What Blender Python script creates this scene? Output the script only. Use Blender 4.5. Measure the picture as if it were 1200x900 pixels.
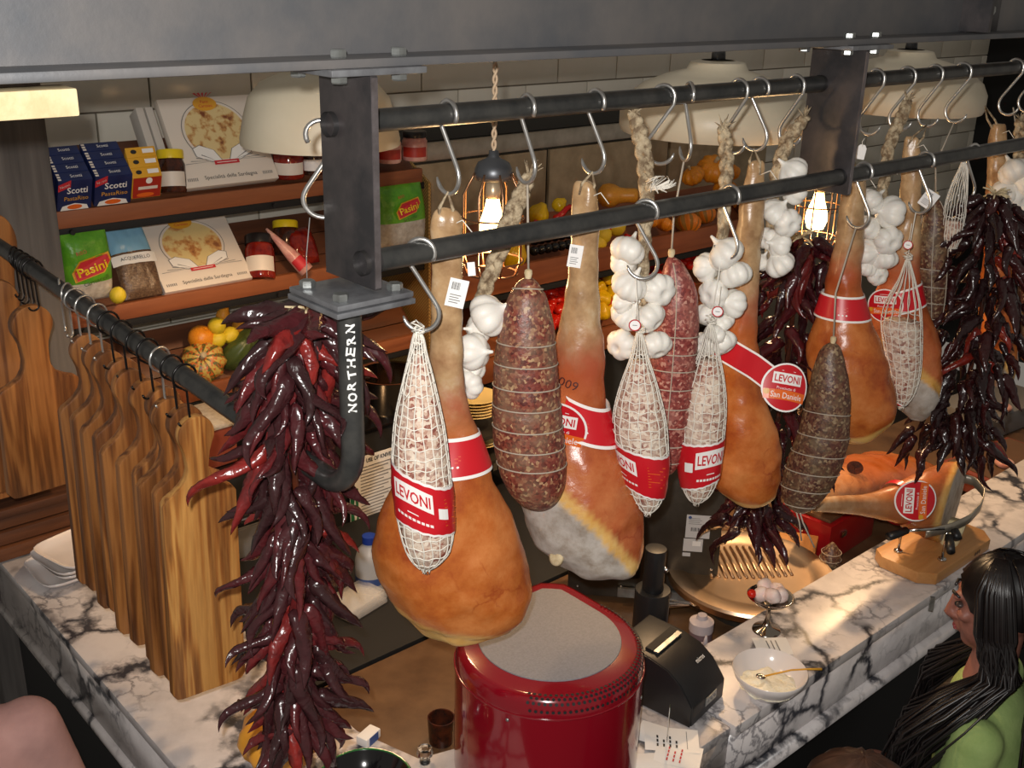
import bpy, bmesh, math, random, bisect
import numpy as np
from mathutils import Vector, Matrix, noise as mnoise

for _o in list(bpy.data.objects):
    bpy.data.objects.remove(_o, do_unlink=True)
random.seed(7)
SC = bpy.context.scene
COL = SC.collection
PI = math.pi

# ------------------------------------------------------------------ camera
FPX = 1275.0
CAMZ = 2.65
def _n(v):
    v = np.array(v, float); return v / np.linalg.norm(v)
_AX = _n([2120 - 600, 2 - 450, FPX])
_HZ = _n([1, 0.026, 0])
_DN = _n(np.cross(_HZ, _AX))
if _DN[1] < 0: _DN = -_DN
_AY = _n(np.cross(_DN, _AX))
if _AY[2] < 0: _AY = -_AY
RW = np.stack([_AX, _AY, -_DN])            # camera (right, down, forward) -> world
cam_d = bpy.data.cameras.new('camera')
cam = bpy.data.objects.new('camera', cam_d); COL.objects.link(cam)
cam_d.sensor_width = 36.0; cam_d.lens = 36.0 * FPX / 1200.0; cam_d.clip_start = 0.02
_r, _d, _f = RW @ np.array([1, 0, 0]), RW @ np.array([0, 1, 0]), RW @ np.array([0, 0, 1])
cam.matrix_world = Matrix(((_r[0], -_d[0], -_f[0], 0), (_r[1], -_d[1], -_f[1], 0), (_r[2], -_d[2], -_f[2], CAMZ), (0, 0, 0, 1)))
SC.camera = cam

# ------------------------------------------------------------------ light
vs = SC.view_settings
vs.view_transform = 'Standard'; vs.look = 'None'; vs.gamma = 1.0; vs.use_curve_mapping = False
vs.exposure = 0.0
wd = bpy.data.worlds.new('world'); SC.world = wd; wd.use_nodes = True
wd.node_tree.nodes['Background'].inputs[0].default_value = (1.0, 0.90, 0.78, 1)
wd.node_tree.nodes['Background'].inputs[1].default_value = 0.19
def point_light(name, loc, power, color, radius=0.03, parent=None):
    l = bpy.data.lights.new(name, 'POINT'); l.energy = power; l.color = color; l.shadow_soft_size = radius
    o = bpy.data.objects.new(name, l); COL.objects.link(o); o.location = loc
    if parent: o.parent = parent
    return o
# the photographer's flash, a few centimetres above and left of the lens
_fl = RW @ np.array([-0.03, -0.045, 0.0])
point_light('camera_flash', (_fl[0], _fl[1], CAMZ + _fl[2]), 140.0, (1.0, 0.97, 0.93), 0.012)

# ------------------------------------------------------------------ pixel -> place helpers
def ray(px, py):
    return RW @ np.array([(px - 600) / FPX, (py - 450) / FPX, 1.0])
def onz(px, py, z):
    r = ray(px, py); t = (z - CAMZ) / r[2]; return Vector((r[0] * t, r[1] * t, z))
def ony(px, py, y):
    r = ray(px, py); t = y / r[1]; return Vector((r[0] * t, y, CAMZ + r[2] * t))
def onx(px, py, x):
    r = ray(px, py); t = x / r[0]; return Vector((x, r[1] * t, CAMZ + r[2] * t))
def face_rot(x, y):                          # z-rotation whose local -y looks towards the photographer
    return math.atan2(y, x) - PI / 2
class Fr:
    """upright frame through a point, local -y towards the photographer's side of the bar"""
    def __init__(s, H):
        s.H = Vector(H); s.rz = face_rot(H[0], H[1])
        s.v = np.array([H[0], H[1]]) / math.hypot(H[0], H[1]); s.d = math.hypot(H[0], H[1])
        s.rt = np.array([s.v[1], -s.v[0]])
    def l(s, px, py):
        r = ray(px, py); t = s.d / (r[0] * s.v[0] + r[1] * s.v[1])
        return ((r[0] * s.rt[0] + r[1] * s.rt[1]) * t, CAMZ + r[2] * t - s.H[2])
    def w(s, x, y, z):
        return Vector((s.H[0] + s.rt[0] * x + s.v[0] * y, s.H[1] + s.rt[1] * x + s.v[1] * y, s.H[2] + z))
    @property
    def k(s): return s.d / FPX * 1.04        # metres per pixel, roughly

# ------------------------------------------------------------------ materials
MATS = {}
def _nodes(name):
    m = bpy.data.materials.new(name); m.use_nodes = True; MATS[name] = m
    nt = m.node_tree; b = nt.nodes['Principled BSDF']
    return m, nt, b
def rgb(c):                                  # sRGB 0..255 -> linear
    o = []
    for v in c[:3]:
        v = v / 255.0
        o.append(v / 12.92 if v <= 0.04045 else ((v + 0.055) / 1.055) ** 2.4)
    return (o[0], o[1], o[2], 1.0)
def N(nt, t, **kw):
    n = nt.nodes.new(t)
    for k, v in kw.items():
        if k.startswith('i_'):
            key = k[2:]
            n.inputs[int(key) if key.isdigit() else key.replace('_', ' ')].default_value = v
        else: setattr(n, k, v)
    return n
def L(nt, a, b): nt.links.new(a, b)
def ramp(nt, fac, stops, interp='LINEAR'):
    r = nt.nodes.new('ShaderNodeValToRGB'); r.color_ramp.interpolation = interp
    el = r.color_ramp.elements
    while len(el) < len(stops): el.new(0.5)
    for e, (p, c) in zip(el, stops): e.position = p; e.color = c if len(c) == 4 else rgb(c)
    L(nt, fac, r.inputs[0]); return r.outputs[0]
def coords(nt, scale=(1, 1, 1), rot=(0, 0, 0), kind='Object', loc=(0, 0, 0)):
    tc = nt.nodes.new('ShaderNodeTexCoord'); mp = nt.nodes.new('ShaderNodeMapping')
    mp.inputs['Scale'].default_value = scale; mp.inputs['Rotation'].default_value = rot; mp.inputs['Location'].default_value = loc
    L(nt, tc.outputs[kind], mp.inputs[0]); return mp.outputs[0]
def noise_tex(nt, vec, scale, detail=4, rough=0.55, dist=0.0):
    n = N(nt, 'ShaderNodeTexNoise'); n.inputs['Scale'].default_value = scale; n.inputs['Detail'].default_value = detail
    n.inputs['Roughness'].default_value = rough; n.inputs['Distortion'].default_value = dist
    L(nt, vec, n.inputs['Vector']); return n.outputs['Fac']
def mixc(nt, fac, a, b, mode='MIX'):
    m = nt.nodes.new('ShaderNodeMix'); m.data_type = 'RGBA'; m.blend_type = mode
    if isinstance(fac, (int, float)): m.inputs[0].default_value = fac
    else: L(nt, fac, m.inputs[0])
    for s, i in ((a, 6), (b, 7)):
        if isinstance(s, (tuple, list)): m.inputs[i].default_value = s if len(s) == 4 else rgb(s)
        else: L(nt, s, m.inputs[i])
    return m.outputs[2]
def bump(nt, b, height, strength=0.3, dist=0.004):
    n = N(nt, 'ShaderNodeBump'); n.inputs['Strength'].default_value = strength; n.inputs['Distance'].default_value = dist
    L(nt, height, n.inputs['Height']); L(nt, n.outputs[0], b.inputs['Normal'])
def simple(name, c, rough=0.5, metal=0.0, var=None, bmp=None, spec=0.5, coat=0.0, alpha=1.0, trans=0.0, emit=None, sss=0.0, sheen=0.0):
    m, nt, b = _nodes(name)
    b.inputs['Base Color'].default_value = rgb(c)
    b.inputs['Roughness'].default_value = rough; b.inputs['Metallic'].default_value = metal
    b.inputs['Specular IOR Level'].default_value = spec; b.inputs['Coat Weight'].default_value = coat
    b.inputs['Alpha'].default_value = alpha; b.inputs['Transmission Weight'].default_value = trans
    if sheen: b.inputs['Sheen Weight'].default_value = sheen
    if sss:
        b.inputs['Subsurface Weight'].default_value = sss; b.inputs['Subsurface Radius'].default_value = (0.01, 0.006, 0.003)
    if emit:
        b.inputs['Emission Color'].default_value = rgb(emit[0]); b.inputs['Emission Strength'].default_value = emit[1]
    v = coords(nt)
    if var:
        sc, c2 = var[0], var[1]; lo, hi = (var[2], var[3]) if len(var) > 3 else (0.35, 0.65)
        f = noise_tex(nt, v, sc, 5, 0.6)
        L(nt, ramp(nt, f, [(lo, c), (hi, c2)]), b.inputs['Base Color'])
    if bmp:
        bump(nt, b, noise_tex(nt, v, bmp[0], 4, 0.6), bmp[1], bmp[2] if len(bmp) > 2 else 0.003)
    return m

simple('steel_dark', (62, 63, 66), 0.42, 0.7, (9, (84, 80, 78)), (60, .15))
simple('steel_plate', (60, 59, 61), 0.38, 0.5, (14, (86, 80, 80)), (50, .12))
simple('steel_edge', (150, 142, 144), 0.35, 0.8, (30, (120, 112, 112)))
simple('base_steel', (150, 152, 156), 0.42, 0.65, (25, (120, 120, 124)), (70, .15))
simple('galvanised', (172, 176, 174), 0.35, 0.8, (40, (140, 142, 140)))
simple('beam_steel', (92, 94, 98), 0.5, 0.4, (5, (116, 112, 110)), (90, .1))
simple('pipe_black', (60, 61, 61), 0.34, 0.5, (20, (84, 83, 80)), (120, .1))
simple('chrome', (200, 200, 200), 0.14, 1.0)
simple('steel_hook', (206, 204, 200), 0.28, 0.85)
simple('black_hook', (48, 46, 46), 0.3, 0.8)
simple('stainless', (192, 184, 170), 0.36, 0.75, (12, (168, 160, 146)))
simple('stainless_dark', (92, 88, 80), 0.42, 0.75, (10, (74, 70, 64)))
simple('panel_brown', (176, 156, 126), 0.5, 0.35, (12, (152, 134, 106)))
simple('black_plastic', (26, 26, 28), 0.42, 0, None, (220, .08))
simple('black_matte', (14, 14, 15), 0.7, 0)
simple('meat_stamp', (70, 26, 24), 0.6)
simple('black_gloss', (12, 12, 14), 0.2, 0)
simple('white_paint', (235, 235, 232), 0.6)
simple('paper', (232, 230, 226), 0.75)
simple('white_string', (232, 226, 214), 0.85)
simple('raffia', (190, 168, 128), 0.8, 0, (120, (214, 196, 160)), (200, .4, .002))
simple('braid_straw', (120, 100, 76), 0.85, 0, (70, (190, 172, 142), .4, .6), (160, .8, .004))
simple('twine_grey', (178, 166, 150), 0.85)
simple('red_label', (196, 24, 36), 0.32, 0, None, None, .5, .2)
simple('label_white', (238, 234, 230), 0.45)
simple('label_orange', (226, 104, 36), 0.35)
simple('gold_print', (214, 156, 44), 0.4)
simple('ink_black', (30, 28, 28), 0.6)
simple('ink_grey', (120, 118, 116), 0.6)
simple('ink_red', (190, 40, 50), 0.6)
simple('ink_blue', (60, 84, 140), 0.6)
simple('ink_green', (30, 110, 70), 0.6)
simple('ceramic', (224, 216, 212), 0.16, 0, None, None, .5, .3)
simple('cream_shade', (226, 216, 192), 0.4, 0, (3, (214, 202, 176)))
simple('shade_inside', (236, 214, 160), 0.5)
simple('brass_grey', (96, 98, 102), 0.4, 0.7)
simple('copper_wire', (150, 112, 84), 0.3, 0.9)
simple('cord_fabric', (206, 180, 150), 0.85)
simple('bulb_glow', (255, 226, 170), 0.3, 0, emit=((255, 205, 130), 14.0))
simple('bulb_socket', (190, 170, 140), 0.35, 0.5)
simple('red_enamel', (128, 10, 26), 0.16, 0, None, None, .5, .6)
simple('grey_pad', (128, 128, 134), 0.6, 0, (200, (116, 116, 122)))
simple('scotti_blue', (24, 34, 74), 0.35, 0, (18, (30, 44, 92)))
simple('box_yellow', (216, 160, 40), 0.4)
simple('box_red', (168, 44, 30), 0.4)
simple('box_cream', (218, 208, 196), 0.5)
simple('box_side', (196, 190, 182), 0.55)
simple('bag_green', (104, 168, 40), 0.3, 0, (14, (72, 140, 34)), (40, .5, .006))
simple('bag_white', (196, 190, 178), 0.4, 0, (60, (170, 160, 146)), (60, .4, .004))
simple('bag_sky', (126, 176, 206), 0.25)
simple('bag_rice', (74, 54, 42), 0.22, 0, (160, (110, 86, 64)), (120, .6, .004))
simple('yellow_lid', (228, 200, 30), 0.35)
simple('dark_jar', (40, 26, 22), 0.12, 0, (40, (84, 40, 24)))
simple('red_jar', (96, 18, 20), 0.12, 0, (30, (140, 40, 24)))
simple('jar_lid_black', (30, 26, 26), 0.3)
simple('tomato', (198, 34, 18), 0.2)
simple('pepper_yellow', (226, 184, 24), 0.22)
simple('pepper_red', (190, 22, 20), 0.2)
simple('lemon', (226, 200, 50), 0.35, 0, None, (120, .3))
simple('pumpkin', (222, 128, 22), 0.4, 0, (12, (236, 156, 40)))
simple('squash', (226, 158, 50), 0.4, 0, (8, (214, 140, 40)))
simple('gourd_green', (50, 66, 34), 0.4, 0, (30, (84, 98, 44)))
simple('onion_pink', (196, 130, 124), 0.35, 0, (20, (222, 176, 160)))
simple('lard', (228, 212, 168), 0.4)
simple('salt_pink', (226, 196, 190), 0.5, 0, (60, (240, 224, 216)))
simple('glass', (240, 245, 245), 0.03, 0, trans=1.0)
simple('film', (236, 236, 236), 0.1, 0, alpha=0.22)
simple('cheese', (236, 228, 200), 0.7, 0, (90, (246, 240, 220)), (90, .8, .006))
simple('terracotta', (120, 56, 42), 0.35, 0, (8, (140, 70, 52)))
simple('red_crate', (150, 22, 26), 0.3)
simple('brown_top', (96, 70, 48), 0.5)
simple('blue_cap', (30, 60, 150), 0.4)
simple('bottle_milk', (200, 200, 200), 0.35, 0, alpha=0.75)
simple('sauce_bottle', (112, 92, 96), 0.3)
simple('bottle_clear', (206, 196, 200), 0.25, 0, alpha=0.8)
simple('plate_warm_lit', (232, 206, 140), 0.25)  # warm lamp light on the plates is part of this base colour
simple('grey_tray', (120, 118, 116), 0.4)
simple('fabric_pink', (170, 130, 122), 0.9, 0, (10, (150, 112, 106)))
simple('fabric_green', (156, 178, 110), 0.9, 0, (14, (136, 160, 94)), (90, .3))
simple('fabric_black', (20, 18, 22), 0.9)
simple('skin', (160, 106, 90), 0.5, 0, (24, (144, 92, 78)), None, .4, 0, 1, 0, None, .0)
simple('lips', (150, 70, 70), 0.45)
simple('eye_white', (70, 56, 52), 0.3)
simple('hair_black', (16, 13, 14), 0.34, 0, (30, (26, 20, 20)))
simple('hair_brown', (74, 46, 32), 0.5, 0, (30, (54, 34, 24)))
simple('leather', (112, 88, 62), 0.5, 0, (30, (92, 70, 50)))
simple('green_glaze', (28, 96, 44), 0.14, 0, None, None, .5, .5)
simple('black_glaze', (16, 16, 18), 0.12, 0, None, None, .5, .5)
simple('wood_pale', (214, 196, 156), 0.7, 0, (30, (196, 174, 132)), (40, .5))
simple('mould_black', (20, 20, 22), 0.6)
simple('wall_grey', (150, 146, 138), 0.8)
simple('grout', (128, 120, 106), 0.9)
simple('orange_floor', (84, 60, 40), 0.4, 0, (7, (112, 84, 58)), (30, .2))
simple('floor_dark', (46, 40, 36), 0.6, 0, (5, (58, 50, 44)))
simple('tile_cream', (224, 220, 208), 0.22, 0, (2.0, (212, 206, 190)), (9, .25, .004))
simple('dark_chrome_bowl', (170, 160, 148), 0.12, 1.0)
simple('enamel_pot', (30, 40, 70), 0.3)
simple('barcode_label', (196, 196, 196), 0.5)
simple('white_tag', (238, 236, 234), 0.6)

def wood(name, c1, c2, c3, scale=1.0, axis='Z', rough=0.5, ring=26):
    m, nt, b = _nodes(name)
    st = {'Z': (6, 6, .34), 'X': (.55, 6, 6), 'Y': (6, .55, 6)}[axis]
    v = coords(nt, tuple(s * scale for s in st))
    oi = N(nt, 'ShaderNodeObjectInfo')
    ad = N(nt, 'ShaderNodeVectorMath', operation='ADD'); sc = N(nt, 'ShaderNodeVectorMath', operation='SCALE')
    cb = N(nt, 'ShaderNodeCombineXYZ'); L(nt, oi.outputs['Random'], cb.inputs[0]); L(nt, oi.outputs['Random'], cb.inputs[2])
    L(nt, cb.outputs[0], sc.inputs[0]); sc.inputs['Scale'].default_value = 37.0
    L(nt, v, ad.inputs[0]); L(nt, sc.outputs[0], ad.inputs[1]); v = ad.outputs[0]
    f1 = noise_tex(nt, v, 1.2, 3, .5, .6)
    mul = N(nt, 'ShaderNodeMath', operation='MULTIPLY'); L(nt, f1, mul.inputs[0]); mul.inputs[1].default_value = ring
    sn = N(nt, 'ShaderNodeMath', operation='SINE'); L(nt, mul.outputs[0], sn.inputs[0])
    mr = N(nt, 'ShaderNodeMapRange'); L(nt, sn.outputs[0], mr.inputs[0]); mr.inputs[1].default_value = -1; mr.inputs[2].default_value = 1
    f2 = noise_tex(nt, v, 9, 4, .6)
    base = ramp(nt, mr.outputs[0], [(0.05, c1), (0.55, c2), (1.0, c3)])
    f3 = noise_tex(nt, v, .7, 2, .5)
    base = mixc(nt, ramp(nt, f3, [(.4, (0, 0, 0)), (.66, (150, 150, 150))]), base, c1)
    fin = mixc(nt, 0.35, base, ramp(nt, f2, [(.3, c1), (.7, c3)]), 'MULTIPLY' if False else 'MIX')
    L(nt, fin, b.inputs['Base Color']); b.inputs['Roughness'].default_value = rough
    bump(nt, b, f2, .2, .002)
    return m
wood('board_wood', (112, 62, 26), (178, 114, 52), (214, 158, 86), 2.4, 'Z', .38, 30)
wood('board_wood_shaded', (78, 42, 20), (132, 78, 36), (176, 116, 60), 2.2, 'Z', .4, 26)  # shade over the rear boards is put into these darker wood tones
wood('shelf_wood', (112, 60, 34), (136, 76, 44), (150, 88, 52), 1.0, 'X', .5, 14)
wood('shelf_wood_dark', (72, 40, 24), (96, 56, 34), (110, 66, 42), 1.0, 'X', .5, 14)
wood('stand_wood', (168, 116, 66), (190, 138, 84), (206, 156, 100), 1.2, 'X', .4, 12)
wood('old_wood', (64, 60, 58), (92, 86, 82), (112, 106, 100), 1.0, 'Z', .8, 20)
wood('rustic_wood', (60, 34, 20), (92, 54, 32), (124, 76, 46), 1.0, 'X', .6, 18)

# marble: white with broken grey veins
def marble():
    m, nt, b = _nodes('marble')
    v = coords(nt, (1, 1, 1), (0, 0, .5))
    n1 = N(nt, 'ShaderNodeTexNoise'); n1.inputs['Scale'].default_value = 3.6; n1.inputs['Detail'].default_value = 9; n1.inputs['Roughness'].default_value = .62; L(nt, v, n1.inputs['Vector'])
    sub = N(nt, 'ShaderNodeVectorMath', operation='SUBTRACT'); L(nt, n1.outputs['Color'], sub.inputs[0]); sub.inputs[1].default_value = (.5, .5, .5)
    scl = N(nt, 'ShaderNodeVectorMath', operation='SCALE'); L(nt, sub.outputs[0], scl.inputs[0]); scl.inputs['Scale'].default_value = .26
    add = N(nt, 'ShaderNodeVectorMath', operation='ADD'); L(nt, v, add.inputs[0]); L(nt, scl.outputs[0], add.inputs[1])
    def veins(scale, w0, w1):
        vo = N(nt, 'ShaderNodeTexVoronoi', feature='DISTANCE_TO_EDGE'); vo.inputs['Scale'].default_value = scale
        L(nt, add.outputs[0], vo.inputs['Vector'])
        return ramp(nt, vo.outputs['Distance'], [(w0, (255, 255, 255)), (w1, (0, 0, 0))])
    def mul(a, c):
        mm = N(nt, 'ShaderNodeMath', operation='MULTIPLY'); L(nt, a, mm.inputs[0]); L(nt, c, mm.inputs[1]); return mm.outputs[0]
    big = mul(veins(4.6, .014, .085), ramp(nt, noise_tex(nt, v, 3.1, 4), [(.42, (0, 0, 0)), (.52, (255, 255, 255))]))
    small = mul(veins(15, .004, .09), ramp(nt, noise_tex(nt, v, 3.7, 4), [(.46, (0, 0, 0)), (.6, (235, 235, 235))]))
    cloud = ramp(nt, noise_tex(nt, v, 6, 6, .65), [(.3, (180, 174, 173)), (.6, (210, 204, 203))])
    c = mixc(nt, small, cloud, (98, 95, 100)); c = mixc(nt, big, c, (54, 54, 60))
    L(nt, c, b.inputs['Base Color']); b.inputs['Roughness'].default_value = .30
marble()

def ham_mat(name, c_skin, c_dark, c_pale, veins=1.0):
    m, nt, b = _nodes(name)
    v = coords(nt)
    skin = ramp(nt, noise_tex(nt, v, 8, 6, .66), [(.32, c_dark), (.48, c_skin), (.66, c_pale)])
    n1 = N(nt, 'ShaderNodeTexNoise'); n1.inputs['Scale'].default_value = 14; n1.inputs['Detail'].default_value = 5; L(nt, v, n1.inputs['Vector'])
    scl = N(nt, 'ShaderNodeVectorMath', operation='SCALE'); L(nt, n1.outputs['Color'], scl.inputs[0]); scl.inputs['Scale'].default_value = .10
    add = N(nt, 'ShaderNodeVectorMath', operation='ADD'); L(nt, v, add.inputs[0]); L(nt, scl.outputs[0], add.inputs[1])
    vo = N(nt, 'ShaderNodeTexVoronoi', feature='DISTANCE_TO_EDGE'); vo.inputs['Scale'].default_value = 15; L(nt, add.outputs[0], vo.inputs['Vector'])
    vn = ramp(nt, vo.outputs['Distance'], [(.004, (255, 255, 255)), (.036, (0, 0, 0))])
    msk = ramp(nt, noise_tex(nt, v, 7, 3), [(.52, (0, 0, 0)), (.62, (190, 190, 190))])
    mm = N(nt, 'ShaderNodeMath', operation='MULTIPLY'); L(nt, vn, mm.inputs[0]); L(nt, msk, mm.inputs[1])
    m2 = N(nt, 'ShaderNodeMath', operation='MULTIPLY'); L(nt, mm.outputs[0], m2.inputs[0]); m2.inputs[1].default_value = veins
    skin = mixc(nt, m2.outputs[0], skin, (128, 26, 10))
    def at(n_):
        a = N(nt, 'ShaderNodeAttribute', attribute_name=n_); return a.outputs['Fac']
    shank = ramp(nt, noise_tex(nt, v, 22, 4, .6), [(.3, (142, 108, 74)), (.55, (182, 148, 108)), (.78, (206, 184, 152))])
    c = mixc(nt, at('shank'), skin, shank)
    red = ramp(nt, noise_tex(nt, v, 16, 4, .6), [(.36, (0, 0, 0)), (.6, (200, 200, 200))])
    mr = N(nt, 'ShaderNodeMath', operation='MULTIPLY'); L(nt, red, mr.inputs[0]); L(nt, at('blush'), mr.inputs[1])
    c = mixc(nt, mr.outputs[0], c, (158, 60, 44))
    c = mixc(nt, at('fat'), c, ramp(nt, noise_tex(nt, v, 18, 3), [(.3, (206, 150, 70)), (.7, (222, 184, 116))]))
    grey = ramp(nt, noise_tex(nt, v, 20, 6, .65), [(.3, (138, 122, 106)), (.5, (176, 166, 156)), (.7, (196, 188, 180))])
    c = mixc(nt, at('cut'), c, grey)
    L(nt, c, b.inputs['Base Color']); b.inputs['Specular IOR Level'].default_value = .5
    rr = N(nt, 'ShaderNodeMapRange'); L(nt, at('cut'), rr.inputs[0]); rr.inputs[3].default_value = .27; rr.inputs[4].default_value = .65
    L(nt, rr.outputs[0], b.inputs['Roughness'])
    bump(nt, b, noise_tex(nt, v, 60, 5, .6), .35, .003)
ham_mat('ham_orange', (180, 98, 42), (148, 64, 26), (204, 128, 70))
ham_mat('ham_red', (176, 92, 50), (146, 62, 34), (196, 120, 72))
ham_mat('ham_brown', (164, 98, 50), (134, 72, 34), (186, 122, 70), .5)

def meat(name, stops, mold, scale=200, moldamt=(.45, .7), rough=.42):
    m, nt, b = _nodes(name); v = coords(nt)
    n1 = N(nt, 'ShaderNodeTexNoise'); n1.inputs['Scale'].default_value = scale * .8; n1.inputs['Detail'].default_value = 3; L(nt, v, n1.inputs['Vector'])
    scl = N(nt, 'ShaderNodeVectorMath', operation='SCALE'); L(nt, n1.outputs['Color'], scl.inputs[0]); scl.inputs['Scale'].default_value = 1.3 / scale
    add = N(nt, 'ShaderNodeVectorMath', operation='ADD'); L(nt, v, add.inputs[0]); L(nt, scl.outputs[0], add.inputs[1])
    vo = N(nt, 'ShaderNodeTexVoronoi'); vo.inputs['Scale'].default_value = scale; L(nt, add.outputs[0], vo.inputs['Vector'])
    sp = N(nt, 'ShaderNodeSeparateColor'); L(nt, vo.outputs['Color'], sp.inputs[0])
    c = ramp(nt, sp.outputs[0], stops)
    c = mixc(nt, ramp(nt, noise_tex(nt, v, 22, 5, .65), [(moldamt[0], (0, 0, 0)), (moldamt[1], (200, 200, 200))]), c, mold)
    L(nt, c, b.inputs['Base Color']); b.inputs['Roughness'].default_value = rough
    bump(nt, b, noise_tex(nt, v, scale, 3, .6), .35, .003)
meat('salami_red', [(0, (80, 34, 30)), (.45, (120, 54, 44)), (.7, (134, 70, 54)), (.88, (158, 112, 82)), (1, (192, 158, 118))], (134, 116, 92), 190, (.42, .68))
meat('salami_pink', [(0, (104, 38, 38)), (.5, (136, 58, 52)), (.75, (158, 84, 74)), (1, (200, 150, 132))], (164, 112, 100))
meat('salami_olive', [(0, (66, 36, 32)), (.5, (98, 58, 46)), (.75, (118, 84, 62)), (1, (158, 134, 104))], (112, 100, 74), 190, (.42, .68))
meat('salami_flour', [(0, (116, 50, 40)), (.3, (150, 92, 76)), (.55, (190, 158, 138)), (1, (220, 206, 190))], (226, 216, 198), 170, (.40, .64), .7)

def chili_mat(name, stops):
    m, nt, b = _nodes(name); v = coords(nt)
    oi = N(nt, 'ShaderNodeObjectInfo')
    c = ramp(nt, oi.outputs['Random'], stops)
    f = noise_tex(nt, v, 45, 4, .6)
    c = mixc(nt, ramp(nt, f, [(.42, (0, 0, 0)), (.68, (200, 200, 200))]), c, (44, 24, 26))
    L(nt, c, b.inputs['Base Color']); b.inputs['Roughness'].default_value = .24
    b.inputs['Specular IOR Level'].default_value = .6
    bump(nt, b, noise_tex(nt, v, 46, 2, .4, 1.2), .5, .006)
chili_mat('chili_red', [(0, (50, 30, 31)), (.4, (62, 29, 32)), (.7, (76, 28, 32)), (.9, (104, 32, 33)), (1, (140, 40, 34))])
chili_mat('chili_dark', [(0, (40, 16, 20)), (.5, (58, 18, 24)), (.85, (78, 20, 26)), (1, (110, 30, 26))])
chili_mat('chili_black', [(0, (30, 14, 16)), (.6, (42, 16, 18)), (.93, (60, 20, 20)), (1, (130, 36, 24))])

def garlic_mat():
    m, nt, b = _nodes('garlic'); v = coords(nt, (1, 1, .3))
    c = ramp(nt, noise_tex(nt, v, 120, 4, .6), [(.28, (216, 206, 190)), (.5, (238, 234, 226)), (.8, (246, 244, 238))])
    L(nt, c, b.inputs['Base Color']); b.inputs['Roughness'].default_value = .45
    b.inputs['Subsurface Weight'].default_value = .15; b.inputs['Subsurface Radius'].default_value = (.01, .008, .006)
garlic_mat()
def striped(name, c1, c2, n, c3=None):
    m, nt, b = _nodes(name)
    tc = N(nt, 'ShaderNodeTexCoord'); sp = N(nt, 'ShaderNodeSeparateXYZ'); L(nt, tc.outputs['Object'], sp.inputs[0])
    at = N(nt, 'ShaderNodeMath', operation='ARCTAN2'); L(nt, sp.outputs[1], at.inputs[0]); L(nt, sp.outputs[0], at.inputs[1])
    ml = N(nt, 'ShaderNodeMath', operation='MULTIPLY'); L(nt, at.outputs[0], ml.inputs[0]); ml.inputs[1].default_value = n
    sn = N(nt, 'ShaderNodeMath', operation='SINE'); L(nt, ml.outputs[0], sn.inputs[0])
    f = noise_tex(nt, tc.outputs['Object'], 40, 3)
    ad = N(nt, 'ShaderNodeMath', operation='ADD'); L(nt, sn.outputs[0], ad.inputs[0]); L(nt, f, ad.inputs[1])
    c = ramp(nt, ad.outputs[0], [(.45, c1), (.95, c2)])
    if c3: c = mixc(nt, ramp(nt, noise_tex(nt, tc.outputs['Object'], 9, 2), [(.5, (0, 0, 0)), (.6, (255, 255, 255))]), c, c3)
    L(nt, c, b.inputs['Base Color']); b.inputs['Roughness'].default_value = .4
striped('gourd_stripe', (196, 170, 84), (84, 88, 40), 10, (196, 96, 36))
striped('gourd_orange', (220, 130, 40), (150, 110, 40), 9)
def spotted(name, c1, c2, c3, scale):
    m, nt, b = _nodes(name); v = coords(nt)
    f = noise_tex(nt, v, scale, 4, .55); g = noise_tex(nt, v, scale * .35, 2)
    c = ramp(nt, f, [(.5, c1), (.6, c2), (.7, c3)]); c = mixc(nt, ramp(nt, g, [(.4, (0, 0, 0)), (.7, (120, 120, 120))]), c, c1)
    L(nt, c, b.inputs['Base Color']); b.inputs['Roughness'].default_value = .6
spotted('flatbread_print', (214, 192, 138), (186, 138, 80), (120, 64, 34), 34)
spotted('flatbread_print_soft', (214, 192, 132), (190, 134, 74), (134, 74, 40), 24)
def mesh_panel():
    m, nt, b = _nodes('mesh_panel'); v = coords(nt, (1, 1, 1), (0, 0, 0))
    ck = N(nt, 'ShaderNodeTexChecker'); ck.inputs['Scale'].default_value = 160; L(nt, v, ck.inputs['Vector'])
    ck.inputs[1].default_value = rgb((196, 158, 92)); ck.inputs[2].default_value = rgb((146, 110, 58))
    L(nt, ck.outputs[0], b.inputs['Base Color']); b.inputs['Metallic'].default_value = .5; b.inputs['Roughness'].default_value = .45
mesh_panel()
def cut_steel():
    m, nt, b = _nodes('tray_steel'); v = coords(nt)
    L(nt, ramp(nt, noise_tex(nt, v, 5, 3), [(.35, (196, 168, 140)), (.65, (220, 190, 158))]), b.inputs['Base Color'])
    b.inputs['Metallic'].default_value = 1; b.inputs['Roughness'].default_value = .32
cut_steel()

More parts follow.
